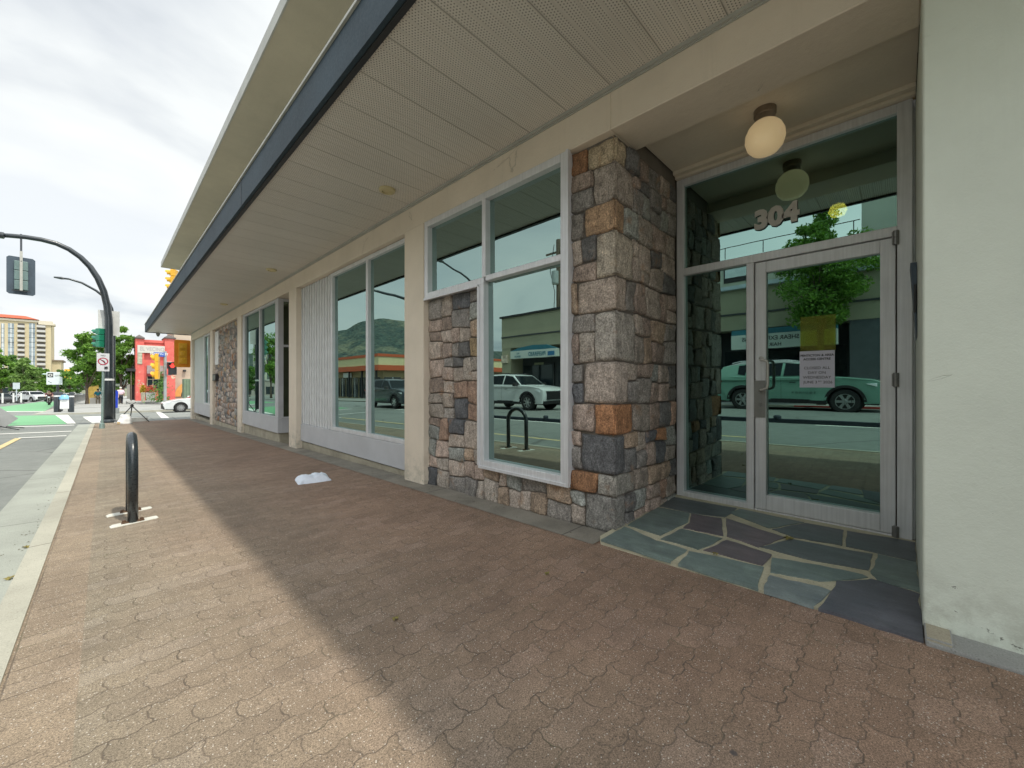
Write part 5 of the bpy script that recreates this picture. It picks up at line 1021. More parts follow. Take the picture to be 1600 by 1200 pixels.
# ================================================================== people
skin = paint('skin', (.42, .27, .20), .6, .05)
def person(x, y, z0, heading, label, shirt, pants, hair, pose='walk', h=1.74, scale_w=1.0):
    T = thing('person', (0, 0, 0), label, 'person'); k = h/1.74
    V = {}; 
    if pose == 'walk':
        V = dict(pel=(0, 0, .95, .13), spi=(0, 0, 1.15, .125), che=(0, .01, 1.34, .14), nek=(0, .02, 1.48, .058), hd0=(0, .03, 1.58, .082), hd1=(0, .03, 1.68, .085),
             hpL=(.09, 0, .90, .10), knL=(.10, .10, .50, .062), anL=(.10, .02, .10, .042), toL=(.11, .16, .05, .036), hpR=(-.09, 0, .90, .10), knR=(-.10, .04, .50, .062), anR=(-.10, -.16, .12, .042), toR=(-.11, -.03, .05, .036),
             shL=(.18, 0, 1.41, .062), elL=(.25, -.06, 1.14, .045), wrL=(.27, .04, .90, .030), shR=(-.18, 0, 1.41, .062), elR=(-.25, -.02, 1.14, .045), wrR=(-.28, .12, .92, .030))
    else:   # riding / seated: hips low, arms forward
        V = dict(pel=(0, -.1, .88, .13), spi=(0, -.03, 1.06, .125), che=(0, .10, 1.24, .14), nek=(0, .16, 1.38, .058), hd0=(0, .20, 1.48, .088), hd1=(0, .20, 1.58, .09),
             hpL=(.10, -.06, .84, .10), knL=(.17, .30, .70, .065), anL=(.15, .22, .32, .045), toL=(.15, .36, .27, .036), hpR=(-.10, -.06, .84, .10), knR=(-.17, .30, .70, .065), anR=(-.15, .22, .32, .045), toR=(-.15, .36, .27, .036),
             shL=(.19, .10, 1.31, .062), elL=(.28, .28, 1.12, .045), wrL=(.26, .50, 1.02, .030), shR=(-.19, .10, 1.31, .062), elR=(-.28, .28, 1.12, .045), wrR=(-.26, .50, 1.02, .030))
    E_ = [('pel', 'spi'), ('spi', 'che'), ('che', 'nek'), ('nek', 'hd0'), ('hd0', 'hd1')]
    for s_ in 'LR': E_ += [('pel', 'hp'+s_), ('hp'+s_, 'kn'+s_), ('kn'+s_, 'an'+s_), ('an'+s_, 'to'+s_), ('che', 'sh'+s_), ('sh'+s_, 'el'+s_), ('el'+s_, 'wr'+s_)]
    for s_ in 'LR':
        w = Vector(V['wr'+s_][:3]); e = Vector(V['el'+s_][:3]); d = (w-e).normalized(); sd = 1 if s_ == 'L' else -1
        V['pa'+s_] = (*(w + d*.07), .030); E_.append(('wr'+s_, 'pa'+s_)); side = Vector((0, 1, 0)) if pose == 'walk' else Vector((1, 0, 0))
        for f, (o, ln) in enumerate(((-.027, .070), (-.009, .080), (.009, .076), (.027, .058))):
            b = w + d*.085 + side*o; V[f'f{f}a{s_}'] = (*(b), .0095); V[f'f{f}b{s_}'] = (*(b + d*ln*.55 + Vector((-sd*.008, 0, 0))), .009); V[f'f{f}c{s_}'] = (*(b + d*ln + Vector((-sd*.022, 0, 0))), .008)
            E_ += [('pa'+s_, f'f{f}a{s_}'), (f'f{f}a{s_}', f'f{f}b{s_}'), (f'f{f}b{s_}', f'f{f}c{s_}')]
        V['t0'+s_] = (*(w + d*.035 + side*.038), .011); V['t1'+s_] = (*(w + d*.075 + side*.055), .0095); E_ += [('wr'+s_, 't0'+s_), ('t0'+s_, 't1'+s_)]
    def skinned(name, keys, mat, grow=0.0, cuts=None, over=None):
        ks = [q for q in V if q in keys] if keys else list(V); idx = {q: i for i, q in enumerate(ks)}; me = bpy.data.meshes.new(name)
        vv = []
        for q in ks: c = V[q]; ov = (over or {}).get(q); vv.append(tuple(a*k for a in (ov[:3] if ov else c[:3])))
        ed = [(idx[a], idx[b]) for a, b in E_ if a in idx and b in idx]; me.from_pydata(vv, ed, [])
        o = bpy.data.objects.new(name, me); COL.objects.link(o); sm = o.modifiers.new('skin', 'SKIN'); sm.use_smooth_shade = True; ss = o.modifiers.new('sub', 'SUBSURF'); ss.levels = 2; ss.render_levels = 2
        for q in ks:
            ov = (over or {}).get(q); r_ = (ov[3] if ov else V[q][3]) + grow; wf = scale_w*1.18 if q in ('pel', 'spi', 'che') else 1.0; me.skin_vertices[0].data[idx[q]].radius = (r_*wf*k, r_*k); me.skin_vertices[0].data[idx[q]].use_root = (q == ks[0])
        bpy.context.view_layer.update(); dg = bpy.context.evaluated_depsgraph_get(); nm = bpy.data.meshes.new_from_object(o.evaluated_get(dg)); bpy.data.objects.remove(o)
        nm.materials.clear(); nm.materials.append(mat); o = bpy.data.objects.new(name, nm); COL.objects.link(o); o.parent = T
        for pl in nm.polygons: pl.use_smooth = True
        return o
    skinned('body', None, skin)
    el = lambda s_: (*Vector(V['el'+s_][:3]), .055)
    skinned('shirt', {'pel', 'spi', 'che', 'shL', 'shR', 'elL', 'elR'}, shirt, .022, over={'elL': el('L'), 'elR': el('R')}); skinned('trousers', {'pel', 'hpL', 'knL', 'anL', 'hpR', 'knR', 'anR'}, pants, .016)
    hd = Vector(V['hd1'][:3]); m = MB(); vs = []
    m.lathe([(0.0, .085), (.05, .075), (.085, .04), (.094, 0), (.088, -.04), (.07, -.07)], (hd.x, hd.y-.012, hd.z+.005), n=16); m.build('hair', hair, T, smooth='all', local=True)
    m = MB()
    for sd in (-1, 1): m.lathe([(0, .012), (.010, .006), (.010, 0)], (hd.x+sd*.032, hd.y+.078, hd.z-.035), 'Y', 8)
    m.build('eyes', MT['trim'], T, local=True)
    m = MB(); m.add([(hd.x-.014, hd.y+.078, hd.z-.075), (hd.x+.014, hd.y+.078, hd.z-.075), (hd.x, hd.y+.105, hd.z-.072), (hd.x, hd.y+.082, hd.z-.03)], [(0, 1, 2), (0, 2, 3), (1, 3, 2), (0, 3, 1)]); m.build('nose', skin, T, local=True)
    m = MB()
    for s_ in 'LR': a = Vector(V['an'+s_][:3]); t2 = Vector(V['to'+s_][:3]); m.tube([a+Vector((0, -.03, -.04)), (a+t2)/2, t2+Vector((0, .04, 0))], [.05, .05, .04], 8)
    m.build('shoes', MT['trim'], T, smooth='all', local=True)
    T.location = (x, y, z0); T.rotation_euler = (0, 0, heading); return T
cl = lambda n_, c: paint(n_, c, .85, .06, 8)
q = at(188.5, 632, Y=56); person(q.x, 56, q.z, R(-3), 'person in a pale pink shirt and dark shorts walking away on the far sidewalk', cl('pink_shirt', (.62, .48, .55)), cl('dark_shorts', (.03, .03, .04)), cl('white_hair', (.6, .58, .55)), scale_w=1.35)
q = at(153, 621, Y=62); person(q.x, 62, gz(62), R(180), 'person in a teal shirt standing by the planter left of the mast', cl('teal_shirt', (.02, .22, .28)), cl('tan_trousers', (.3, .25, .18)), cl('brown_hair', (.08, .05, .03)))
q = at(178, 634, Y=52); person(at(178.5, 600, Y=50).x, 50, gz(50), R(170), 'person in a cream top half hidden behind the mast and blue banner', cl('cream_top', (.62, .55, .45)), cl('maroon_trousers', (.14, .03, .03)), cl('grey_hair', (.5, .5, .48)))
Ym = 68.0; xm = at(77, 600, Y=Ym).x; zm_ = rz(xm, Ym)
person(xm, Ym, zm_, R(180), 'person in a dark maroon jacket riding a motorcycle toward the crossing', cl('maroon_jacket', (.10, .03, .04)), cl('black_trousers', (.03, .03, .035)), cl('dark_helmet', (.03, .02, .02)), pose='ride')
T = thing('motorcycle', (0, 0, 0), 'dark motorcycle with brown fairing ridden by a person in maroon', 'motorcycle')
for yy in (.72, -.68):
    m = MB(); m.lathe([(.24, -.05), (.30, -.05), (.32, 0), (.30, .05), (.24, .05)], (0, yy, .32), 'X', 22); m.build('wheel', MT['tyre'], T, smooth=True, local=True)
    m = MB(); [m.tube([(0, yy, .32), (0, yy+math.cos(a)*.25, .32+math.sin(a)*.25)], .012, 5) for a in [i*PI/3 for i in range(6)]]; m.build('spokes', MT['rim'], T, local=True)
m = MB(); m.prism([(-.55, .60), (-.45, .78), (.05, .80), (.35, .95), (.55, .85), (.40, .45), (-.15, .35)], lambda a, b: (-.13, a, b), lambda a, b: (.13, a, b)); m.build('body', paint('brown_fairing', (.10, .06, .04), .3), T, bevel=.04, smooth=True, local=True)
m = MB(); m.tube([(-.08, .72, .32), (-.08, .52, 1.0), (-.30, .42, 1.05)], .02, 6); m.tube([(.08, .72, .32), (.08, .52, 1.0), (.30, .42, 1.05)], .02, 6); m.build('fork', MT['rim'], T, local=True)
m = MB(); m.lathe([(0, .08), (.07, .06), (.09, 0), (.05, -.08)], (0, .62, .88), 'Y', 14); m.build('headlight', MT['headlamp'], T, local=True)
m = MB(); m.prism([(-.62, .80), (.05, .79), (.08, .85), (-.60, .90)], lambda a, b: (-.12, a, b), lambda a, b: (.12, a, b)); m.build('saddle', MT['trim'], T, bevel=.02, local=True)
T.location = (xm, Ym, zm_); T.rotation_euler = (0, 0, R(180))
# ================================================================== street furniture beyond the crossing
B0 = None
for i, (u, v, Yb, lb) in enumerate([(88, 644, 40.5, 'leftmost black bollard of the three at the bike lane end'), (94.5, 642, 42.5, 'middle black bollard, set slightly farther back'), (112, 645, 39.2, 'rightmost black bollard beside the blue and white scooter')]):
    q = at(u, v, Y=Yb); z0 = rz(q.x, Yb)
    if B0 is None:
        B0 = thing('bollard', (q.x, Yb, z0), lb, 'bollard', 'black bollards at the bike lane')
        m = MB(); m.lathe([(0, 0), (.12, 0), (.12, 1.32), (.09, 1.40), (0, 1.42)], (q.x, Yb, z0), n=16); m.build('post', MT['pole'], B0, smooth=True); m = MB(); m.lathe([(.121, 1.08), (.124, 1.09), (.124, 1.16), (.121, 1.17)], (q.x, Yb, z0), n=16); m.build('reflective_band', MT['white'], B0)
    else: c = copy_tree(B0); c.location = (q.x, Yb, z0); c['label'] = lb
q = at(101, 643, Y=40.6); z0 = rz(q.x, 40.6); T = thing('mobility_scooter', (q.x, 40.6, z0), 'small white scooter with a light blue shell parked between the bollards', 'scooter')
m = MB()
for s_ in (-.2, .2): m.lathe([(0, -.05), (.15, -.05), (.17, 0), (.15, .05), (0, .05)], (q.x+s_, 40.6, z0+.17), 'X', 14)
m.build('wheel', MT['tyre'], T); m = MB(); m.prism([(-.22, .25), (.22, .25), (.20, .95), (-.20, .95)], lambda a, b: (q.x+a, 40.4, z0+b), lambda a, b: (q.x+a, 40.75, z0+b)); m.build('body', MT['white'], T, bevel=.06)
m = MB(); m.lathe([(.26, .92), (.24, 1.08), (.14, 1.20), (0, 1.23)], (q.x, 40.55, z0), n=18); m.build('shell', paint('light_blue_shell', (.20, .45, .68), .3), T, smooth=True)
# railing along the far kerb
T = thing('street_railing', (-2.75, 60, gz(60)), 'long dark panelled railing with pale end post along the far sidewalk', 'railing')
m = MB(); 
for y in range(50, 130, 4): m.box(-2.86, y+.1, gz(y)+.15, -2.82, y+3.9, gz(y)+1.05)
m.build('panel', MT['trim'], T); m = MB()
for y in range(50, 130, 4): m.box(-2.90, y-.06, gz(y)-.05, -2.78, y+.06, gz(y)+1.18)
m.build('posts', MT['walk'], T); m = MB(); m.add([(-2.92, 50, gz(50)+1.1), (-2.76, 50, gz(50)+1.1), (-2.76, 128, gz(128)+1.1), (-2.92, 128, gz(128)+1.1), (-2.92, 50, gz(50)+1.18), (-2.76, 50, gz(50)+1.18), (-2.76, 128, gz(128)+1.18), (-2.92, 128, gz(128)+1.18)], [(0,3,2,1), (4,5,6,7), (0,1,5,4), (1,2,6,5), (2,3,7,6), (3,0,4,7)]); m.build('top_rail', MT['walk'], T)
# flexible delineators
D0 = None
for i, (u, Yd, lb) in enumerate([(4, 80, 'white flexible lane post at the left frame edge'), (33, 80, 'white flexible lane post in front of the parked white car'), (21, 84, 'white flexible lane post between the other two')]):
    q = at(u, 600, Y=Yd); z0 = rz(max(q.x, -10), Yd)
    if D0 is None:
        D0 = thing('lane_post', (q.x, Yd, z0), lb, 'lane post', 'white flexible lane posts'); m = MB(); m.tube([(q.x, Yd, z0), (q.x, Yd, z0+1.35)], .085, 8); m.build('post', MT['white'], D0); m = MB(); m.lathe([(0, 0), (.35, 0), (.3, .1), (0, .12)], (q.x, Yd, z0)); m.build('base', MT['trim'], D0)
    else: c = copy_tree(D0); c.location = (q.x, Yd, z0); c['label'] = lb
m = MB(); [m.box(-10.3 + i*1.5, 84, rz(-9, 84)+.0, -9.2+i*1.5, 84.3, rz(-9, 84)+.28) for i in range(2)]; tag(m.build('lane_divider', MT['trim']), 'low black rubber lane divider blocks at the left edge', 'lane divider')
# low dark divider kerb along the bike lane (mirrored in all windows)
m = MB()
for (a, b) in zip([-30, -20, -10, 0, 8], [-20, -10, 0, 8, 17.2]):
    A = [(-4.50, 0.0), (-4.54, .10), (-4.68, .10), (-4.72, 0.0)]; m.add([(x, y, rz(x, y)+z) for y in (a, b) for (x, z) in A], [(0,1,5,4), (1,2,6,5), (2,3,7,6), (0,4,5,1), (3,2,1,0), (4,5,6,7)])
for y in range(-28, 17, 3): m.lathe([(0, .10), (.09, .10), (.09, .17), (.05, .20), (0, .20)], (-4.61, y+.4, rz(-4.61, y)), n=10)
tag(m.build('lane_divider', paint('dark_rubber_kerb', (.025, .035, .05), .7)), 'long low dark rubber divider beside the near traffic lane', 'lane divider')
# route sign on its pole, small signal
Yr = 60.0; a = at(72.5, 601, Y=Yr); c = at(97.5, 581.5, Y=Yr); T = thing('route_sign', (at(90, 600, Y=Yr).x, Yr, rz(-4, Yr)), 'large white parking sign with a black square emblem on a dark post', 'sign')
m = MB(); m.box(a.x, Yr, a.z, c.x, Yr+.03, c.z); m.build('board', paint('sign_board', (.62, .66, .70), .5, .03), T, bevel=.01)
px_ = at(90, 600, Y=Yr).x; m = MB(); m.tube([(px_, Yr+.1, rz(-4, Yr)), (px_, Yr+.1, a.z+1)], .10, 8); m.build('post', MT['pole'], T)
W_ = c.x-a.x; H_ = c.z-a.z; m = MB(); m.box(a.x+W_*.07, Yr-.012, a.z+H_*.58, a.x+W_*.42, Yr-.001, c.z-H_*.08); m.prism([(a.x+W_*.12, a.z+H_*.25), (a.x+W_*.30, a.z+H_*.12), (a.x+W_*.32, a.z+H_*.18), (a.x+W_*.2, a.z+H_*.2), (a.x+W_*.14, a.z+H_*.32)], lambda x, z: (x, Yr-.012, z), lambda x, z: (x, Yr-.001, z)); m.build('emblem', MT['trim'], T)
m = MB(); vs = []; cx_ = a.x+W_*.245; cz_ = a.z+H_*.75; fs = []
for k in range(20): an = 2*PI*k/20; vs += [(cx_+math.cos(an)*r, Yr-.016, cz_+math.sin(an)*r) for r in (W_*.075, W_*.125)]
m.add(vs, [(2*k, 2*k+1, (2*k+3) % 40, (2*k+2) % 40) for k in range(20)]); m.build('emblem_ring', MT['white'], T, normals=False)
m = MB(); text_on(m, 'CITY', H_*.16, (a.x+W_*.70, Yr-.004, a.z+H_*.66), (1, 0, 0), (0, 0, 1), .002, 'CENTER', .002, sx=.9); m.build('lettering', MT['trim'], T)
H6 = signal_head('traffic_light', MT['yellow'], True, MT['yellow'], 3, .42); H6.location = at(106, 584, Y=100); tag(H6, 'tiny yellow traffic light on a teal arm down the avenue', 'traffic light')
m = MB(); e0 = at(98, 585, Y=100); e1 = at(105, 585, Y=100); m.tube([(e0.x-4, 100, e0.z), tuple(e1)], .12, 6); m.tube([(e0.x-4, 100, gz(100)), (e0.x-4, 100, e0.z)], .14, 8); tag(m.build('signal_mast', gp), 'thin teal arm and post carrying the tiny yellow light', 'signal mast')
a = at(20, 608, Y=90); c = at(31, 598, Y=90); m = MB(); m.box(a.x, 90, a.z, c.x, 90.05, c.z); m.tube([((a.x+c.x)/2, 90.1, gz(90)), ((a.x+c.x)/2, 90.1, a.z+.3)], .06, 6); tag(m.build('sign', paint('pale_blue_board', (.5, .56, .6), .5)), 'small pale board sign above the silver SUV', 'sign')
# kiosk, planter wall with benches
Yk = 66; a = at(140, 623, Y=Yk); c = at(162, 614, Y=Yk); T = thing('planter', ((a.x+c.x)/2, Yk, gz(Yk)), 'long pale planter wall behind the mast near the person in teal', 'planter'); m = MB(); m.box(a.x, Yk, gz(Yk)-.1, c.x, Yk+.8, gz(Yk)+.75); m.build('box', MT['walk'], T, bevel=.03); m = MB(); m.box(a.x+.1, Yk+.1, gz(Yk)+.751, c.x-.1, Yk+.7, gz(Yk)+.78); m.build('soil', MT['bark'], T)
Yk = 72; c = at(145, 600, Y=Yk); T = thing('kiosk', (c.x, Yk, gz(Yk)), 'mustard yellow kiosk with a flat canopy left of the mast', 'kiosk'); m = MB(); m.box(c.x-.5, Yk-.4, gz(Yk), c.x+.5, Yk+.4, gz(Yk)+2.5); m.build('cabinet', paint('mustard', (.38, .27, .06), .5, .3, 3), T, bevel=.03); m = MB(); m.box(c.x-.95, Yk-.8, gz(Yk)+2.9, c.x+.95, Yk+.8, gz(Yk)+3.05); m.box(c.x-.1, Yk-.1, gz(Yk)+2.5, c.x+.1, Yk+.1, gz(Yk)+2.9); m.build('canopy', paint('pale_olive', (.40, .38, .2), .5), T, bevel=.02)
# ================================================================== red corner building
RY = 58.0; RG = -.60
def rp(u, v): return at(u, v, Y=RY)
redm = NT('salmon_red_stucco_mural'); P = redm.pos(); n_ = redm.noise(P, 1.3, 4); w_ = redm.noise(P, 2.6, 5, .6, 1.2); X_, Y_, Z_ = redm.xyz(P)
c_ = redm.ramp(n_, [(.3, (.50, .085, .075)), (.7, (.66, .15, .12))]); low = redm.map(Z_, 2.6, 3.6, 1, 0); mk = redm.M('MULTIPLY', redm.map(w_, .60, .64, 0, 1), redm.M('ADD', .15, redm.M('MULTIPLY', low, .85)))
c_ = redm.mix(mk, c_, redm.ramp(redm.noise(P, 4.2, 2), [(.4, (.55, .36, .24)), (.5, (.55, .46, .34)), (.6, (.30, .32, .2))])); MT['redwall'] = redm.fin(c_, .85)
T = thing('red_building', (rp(240, 600).x, RY, RG), 'salmon red stucco building with two corner towers, a white sign band and painted flowers', 'building')
def rbox(nm, u0, u1, v0, v1, y0, y1, mt, par=None, bevel=0):
    a = at(u0, v1, Y=RY); c = at(u1, v0, Y=RY); m = MB(); m.box(a.x, RY+y0, a.z, c.x, RY+y1, c.z); return m.build(nm, mt, par or T, bevel=bevel)
rbox('tower', 211.5, 225, 529, 626, -.25, 2.5, MT['redwall']); rbox('tower', 257, 273.5, 529, 626, -.25, 2.5, MT['redwall']); rbox('wall', 224, 258, 534, 626, .05, 8, MT['redwall'])
rbox('wall', 273.4, 330, 512, 626, .8, 8, paint('beige_side_stucco', (.44, .36, .28), .9, .1, 1)); rbox('cornice', 224.6, 257.4, 532.5, 535, -.1, .3, MT['redwall'], bevel=.02); rbox('cornice', 224.6, 257.4, 540, 541.5, -.1, .3, MT['redwall'], bevel=.02)
for (u0, u1) in ((210.5, 226), (256, 274.5)):
    a = at(u0, 529, Y=RY); c = at(u1, 529, Y=RY); m = MB(); z = a.z; xm_ = (a.x+c.x)/2; m.add([(a.x, RY-.4, z), (c.x, RY-.4, z), (c.x, RY+2.6, z), (a.x, RY+2.6, z), (a.x, RY-.4, z+.12), (c.x, RY-.4, z+.12), (c.x, RY+2.6, z+.12), (a.x, RY+2.6, z+.12), (xm_, RY+1.1, z+.55)], [(3,2,1,0), (0,1,5,4), (1,2,6,5), (2,3,7,6), (3,0,4,7), (4,5,8), (5,6,8), (6,7,8), (7,4,8)]); m.build('tower_cap', paint('dark_tile_cap', (.09, .08, .075), .7), T)
S_ = rbox('sign_band', 214.5, 257, 541.5, 551, -.32, -.26, paint('cream_sign_band', (.52, .50, .45), .6, .06), bevel=.01)
m = MB(); a = at(221, 549.5, Y=RY); text_on(m, 'EL VECINO', .56, (a.x-.15, RY-.325, a.z+.12), (1, 0, 0), (0, 0, 1), .004, 'LEFT', .006, sx=.72); m.build('lettering', paint('faded_sign_ink', (.35, .33, .33), .6), S_)
rbox('sign_patch', 214.5, 222, 551, 569, -.31, -.255, paint('painted_panel', (.33, .33, .25), .8, .5, 3)); rbox('window_header', 229.5, 257, 571.5, 584, -.08, .04, paint('grey_header', (.30, .25, .24), .8, .2, 3)); rbox('awning', 229.5, 257, 584, 588, -.45, .04, paint('maroon_awning', (.16, .02, .02), .7))
W_ = rbox('window', 230, 257, 588, 608, -.02, .06, MT['glass_dark']); 
m = MB()
for u in (230, 239, 248, 256.5): a = at(u-.5, 608, Y=RY); c = at(u+.5, 588, Y=RY); m.box(a.x, RY-.06, a.z, c.x, RY-.021, c.z)
a = at(230, 593, Y=RY); c = at(257, 592.3, Y=RY); m.box(a.x, RY-.065, a.z, c.x, RY-.0205, c.z); m.build('window_frame', paint('tan_frame', (.42, .36, .24), .6), W_)
rbox('porch', 197, 211.6, 576, 580, -.5, 3.5, MT['trim']); rbox('porch_post', 204, 205.5, 580, 626, -.3, -.1, MT['bark']); rbox('porch_wall', 205, 211.5, 580, 626, 2.0, 3.4, paint('dark_porch', (.05, .045, .04), .9))
a = at(273.5, 620, Y=RY); m = MB(); r_ = 1.55; pts = [(a.x+.05, a.z)] + [(a.x+1.75-math.cos(t)*1.7, a.z+.1+math.sin(t)*1.75) for t in [PI/2*k/8 for k in range(9)]] + [(a.x+1.75, a.z)]
m.prism(pts, lambda x, z: (x, RY+.70, z), lambda x, z: (x, RY+.79, z)); m.build('arch_surround', paint('orange_arch', (.60, .30, .08), .7), T)
pts = [(a.x+.6, a.z)] + [(a.x+1.75-math.cos(t)*1.15, a.z+.1+math.sin(t)*1.2) for t in [PI/2*k/8 for k in range(9)]] + [(a.x+1.75, a.z)]; m = MB(); m.prism(pts, lambda x, z: (x, RY+.66, z), lambda x, z: (x, RY+.695, z)); m.build('arch_window', MT['glass_dark'], T)
rbox('wall_lamp', 287, 292, 577.5, 580.5, .45, .79, MT['trim'], bevel=.05)
m = MB(); m.box(-2.0, 50, -1.2, 14, RY+.5, -.86); m.box(1.5, 54.5, -.87, 14, RY+.5, -.62); tag(m.build('corner_patio', MT['walk'], bevel=.02), kind='structure')
# green utility box, planters with plants
a = at(287, 618, Y=44); c = at(299, 592, Y=44); m = MB(); m.box(a.x, 44, a.z-.3, c.x+.6, 45, c.z); T2 = thing('utility_box', ((a.x+c.x)/2, 44, a.z-.3), 'ribbed green utility cabinet beyond the white sedan', 'utility box'); m.build('cabinet', paint('utility_green', (.12, .17, .11), .6, .1), T2, bevel=.03)
m = MB()
for i in range(7): x = a.x+.05+i*.19; m.box(x, 43.97, a.z-.25, x+.07, 43.995, c.z-.08)
m.build('ribs', paint('utility_green_light', (.17, .23, .15), .6, .1), T2)
def plant(x, y, z, r, h, mat, seed, par):
    rr3 = random.Random(seed); vs = []; fs = []
    for i in range(500):
        d = Vector((rr3.gauss(0, .5), rr3.gauss(0, .5), abs(rr3.gauss(0, .55)))); p = Vector((x+d.x*r, y+d.y*r, z+min(1.3, d.z)*h)); n = Vector((rr3.gauss(0, 1), rr3.gauss(0, 1), rr3.gauss(0, 1))).normalized(); u = n.orthogonal().normalized(); w = n.cross(u); s = .10*rr3.uniform(.6, 1.2); o = len(vs); vs += [p-u*s, p-w*s*.5, p+u*s, p+w*s*.5]; fs.append((o, o+1, o+2, o+3))
    m = MB(); m.add(vs, fs); return m.build('foliage', mat, par, normals=False)
flw = mk_leaf('yellow_flower_leaf', (.30, .22, .02), (.60, .45, .05))
for i, (u, v0, v1, wpx, mt, lb, fm) in enumerate([(223.5, 613, 627, 7, MT['oldconc'], 'brown planter with yellow flowers by the left tower', flw), (235, 613, 625, 16, MT['walk'], 'wide grey concrete planter with red flowers under the window', mk_leaf('red_flower_leaf', (.35, .06, .03), (.6, .15, .08))), (251, 611, 622, 8, MT['trim'], 'dark planter with a green shrub by the grey pole', MT['leaf3'])]):
    Yp = 53.5; a = at(u-wpx/2, v1, Y=Yp); c = at(u+wpx/2, v0, Y=Yp); T2 = thing('planter', ((a.x+c.x)/2, Yp, a.z), lb, 'planter'); m = MB(); m.prism([(a.x+.06, a.z-.1), (c.x-.06, a.z-.1), (c.x, c.z), (a.x, c.z)], lambda x, z: (x, Yp-.35, z), lambda x, z: (x, Yp+.35, z)); m.build('pot', mt, T2, bevel=.03)
    nx_ = 3 if i == 1 else 1
    vsum = plant((a.x+c.x)/2, Yp, c.z-.03, (c.x-a.x)*.55, 1.5 if i == 2 else .55, fm, i, T2)
T2 = thing('hedge_plant', (at(249, 600, Y=52).x, 52, -.9), 'leafy green shrub at the foot of the grey signal pole', 'shrub'); plant(at(250, 600, Y=52).x, 52, -.6, .75, 1.5, MT['leaf3'], 33, T2)
# ================================================================== apartment tower and distant blocks
YT = 380.0
def tw(u, v): return at(u, v, Y=YT)
T = thing('apartment_tower', (tw(40, 600).x, YT, gz(320)), 'tall cream apartment tower with a red hipped roof and stacked balconies', 'building'); cream = paint('cream_tower_wall', (.50, .43, .28), .85, .05, .05, 0); x0 = tw(-70, 500).x; x1 = tw(79.5, 500).x; zt = tw(60, 501).z
m = MB(); m.box(x0, YT, gz(320)-1, x1, YT+24, zt); m.build('wall', cream, T); m = MB(); zr = tw(0, 489).z; xa = tw(61, 500).x; m.add([(x0, YT-1.5, zt+.4), (xa, YT-1.5, zt+.4), (xa, YT+20, zt+.4), (x0, YT+20, zt+.4), (x0, YT+5, zr), (tw(38, 489).x, YT+6, zr), (tw(38, 489).x, YT+12, zr), (x0, YT+14, zr)], [(0,3,2,1), (0,1,5,4), (1,2,6,5), (2,3,7,6), (4,5,6,7), (3,0,4,7)]); m.build('roof', paint('red_tile_roof', (.42, .09, .04), .8, .1, .3), T)
m = MB(); m.box(x0, YT-.8, zt-1.2, x1+.9, YT, zt); m.box(x1-5, YT-.8, zt-2.4, x1+1.6, YT+8, zt-1.2); m.build('cornice', paint('pale_cornice', (.55, .5, .4), .8, .05), T)
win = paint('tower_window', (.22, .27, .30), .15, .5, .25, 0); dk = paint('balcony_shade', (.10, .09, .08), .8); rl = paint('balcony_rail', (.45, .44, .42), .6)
cols = [(2, 7, 0), (12.5, 22, 0), (28, 38.5, 1), (45.5, 55, 0), (58, 71, 1), (-12, -4, 1), (-28, -18, 0)]
for (u0, u1, kd) in cols:
    for f in range(12):
        v = 505.5 + f*7.4
        if v > 585: break
        a = tw(u0, v+5.2); c = tw(u1, v)
        if kd:
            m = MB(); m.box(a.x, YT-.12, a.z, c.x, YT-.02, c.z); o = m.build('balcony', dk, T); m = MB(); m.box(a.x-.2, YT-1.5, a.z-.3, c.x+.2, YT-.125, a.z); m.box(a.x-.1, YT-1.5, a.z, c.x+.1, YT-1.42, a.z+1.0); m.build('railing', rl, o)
        else: m = MB(); m.box(a.x, YT-.12, a.z-.9, c.x, YT-.02, c.z); o = m.build('window', win, T); m = MB(); m.box((a.x+c.x)/2-.15, YT-.2, a.z-.9, (a.x+c.x)/2+.15, YT-.125, c.z); m.build('mullion', MT['white'], o)
a = tw(79.5, 600); c = tw(94, 564); m = MB(); T2 = thing('apartment_wing', ((a.x+c.x)/2, YT+8, gz(320)), 'lower cream wing with a dark cap right of the red roofed tower', 'building'); m.box(a.x, YT+8, gz(320)-1, c.x, YT+30, c.z); m.build('wall', cream, T2); m = MB(); m.box(a.x, YT+7, c.z, c.x+1, YT+31, c.z+.9); m.build('cornice', paint('brown_cap', (.2, .16, .12), .8), T2)
# second tower, mirrored in the bay window
T2 = thing('apartment_tower', (-95, 420, gz(320)), 'pale green-grey tower with dark roof plant, mirrored in the bay window', 'building'); m = MB(); m.box(-99, 420, gz(320)-1, -91, 434, 42); m.build('wall', paint('pale_tower_wall', (.50, .50, .40), .85, .05), T2); m = MB(); m.box(-99.3, 419.7, 42, -90.7, 434.3, 43.2); m.box(-97, 423, 43.2, -93, 430, 48); m.build('roof', MT['trim'], T2)
for f in range(9):
    for xx in (-48.3, -45.9, -43.6):
        m = MB(); m.box(xx-49.5, 419.9, 10+f*3.3, xx-48, 419.99, 12+f*3.3); m.build('window', win, T2)
        m = MB(); m.box(-90.99, 422+(xx+48.3)*1.6, 10+f*3.3, -90.9, 424+(xx+48.3)*1.6, 12+f*3.3); m.build('window', win, T2)
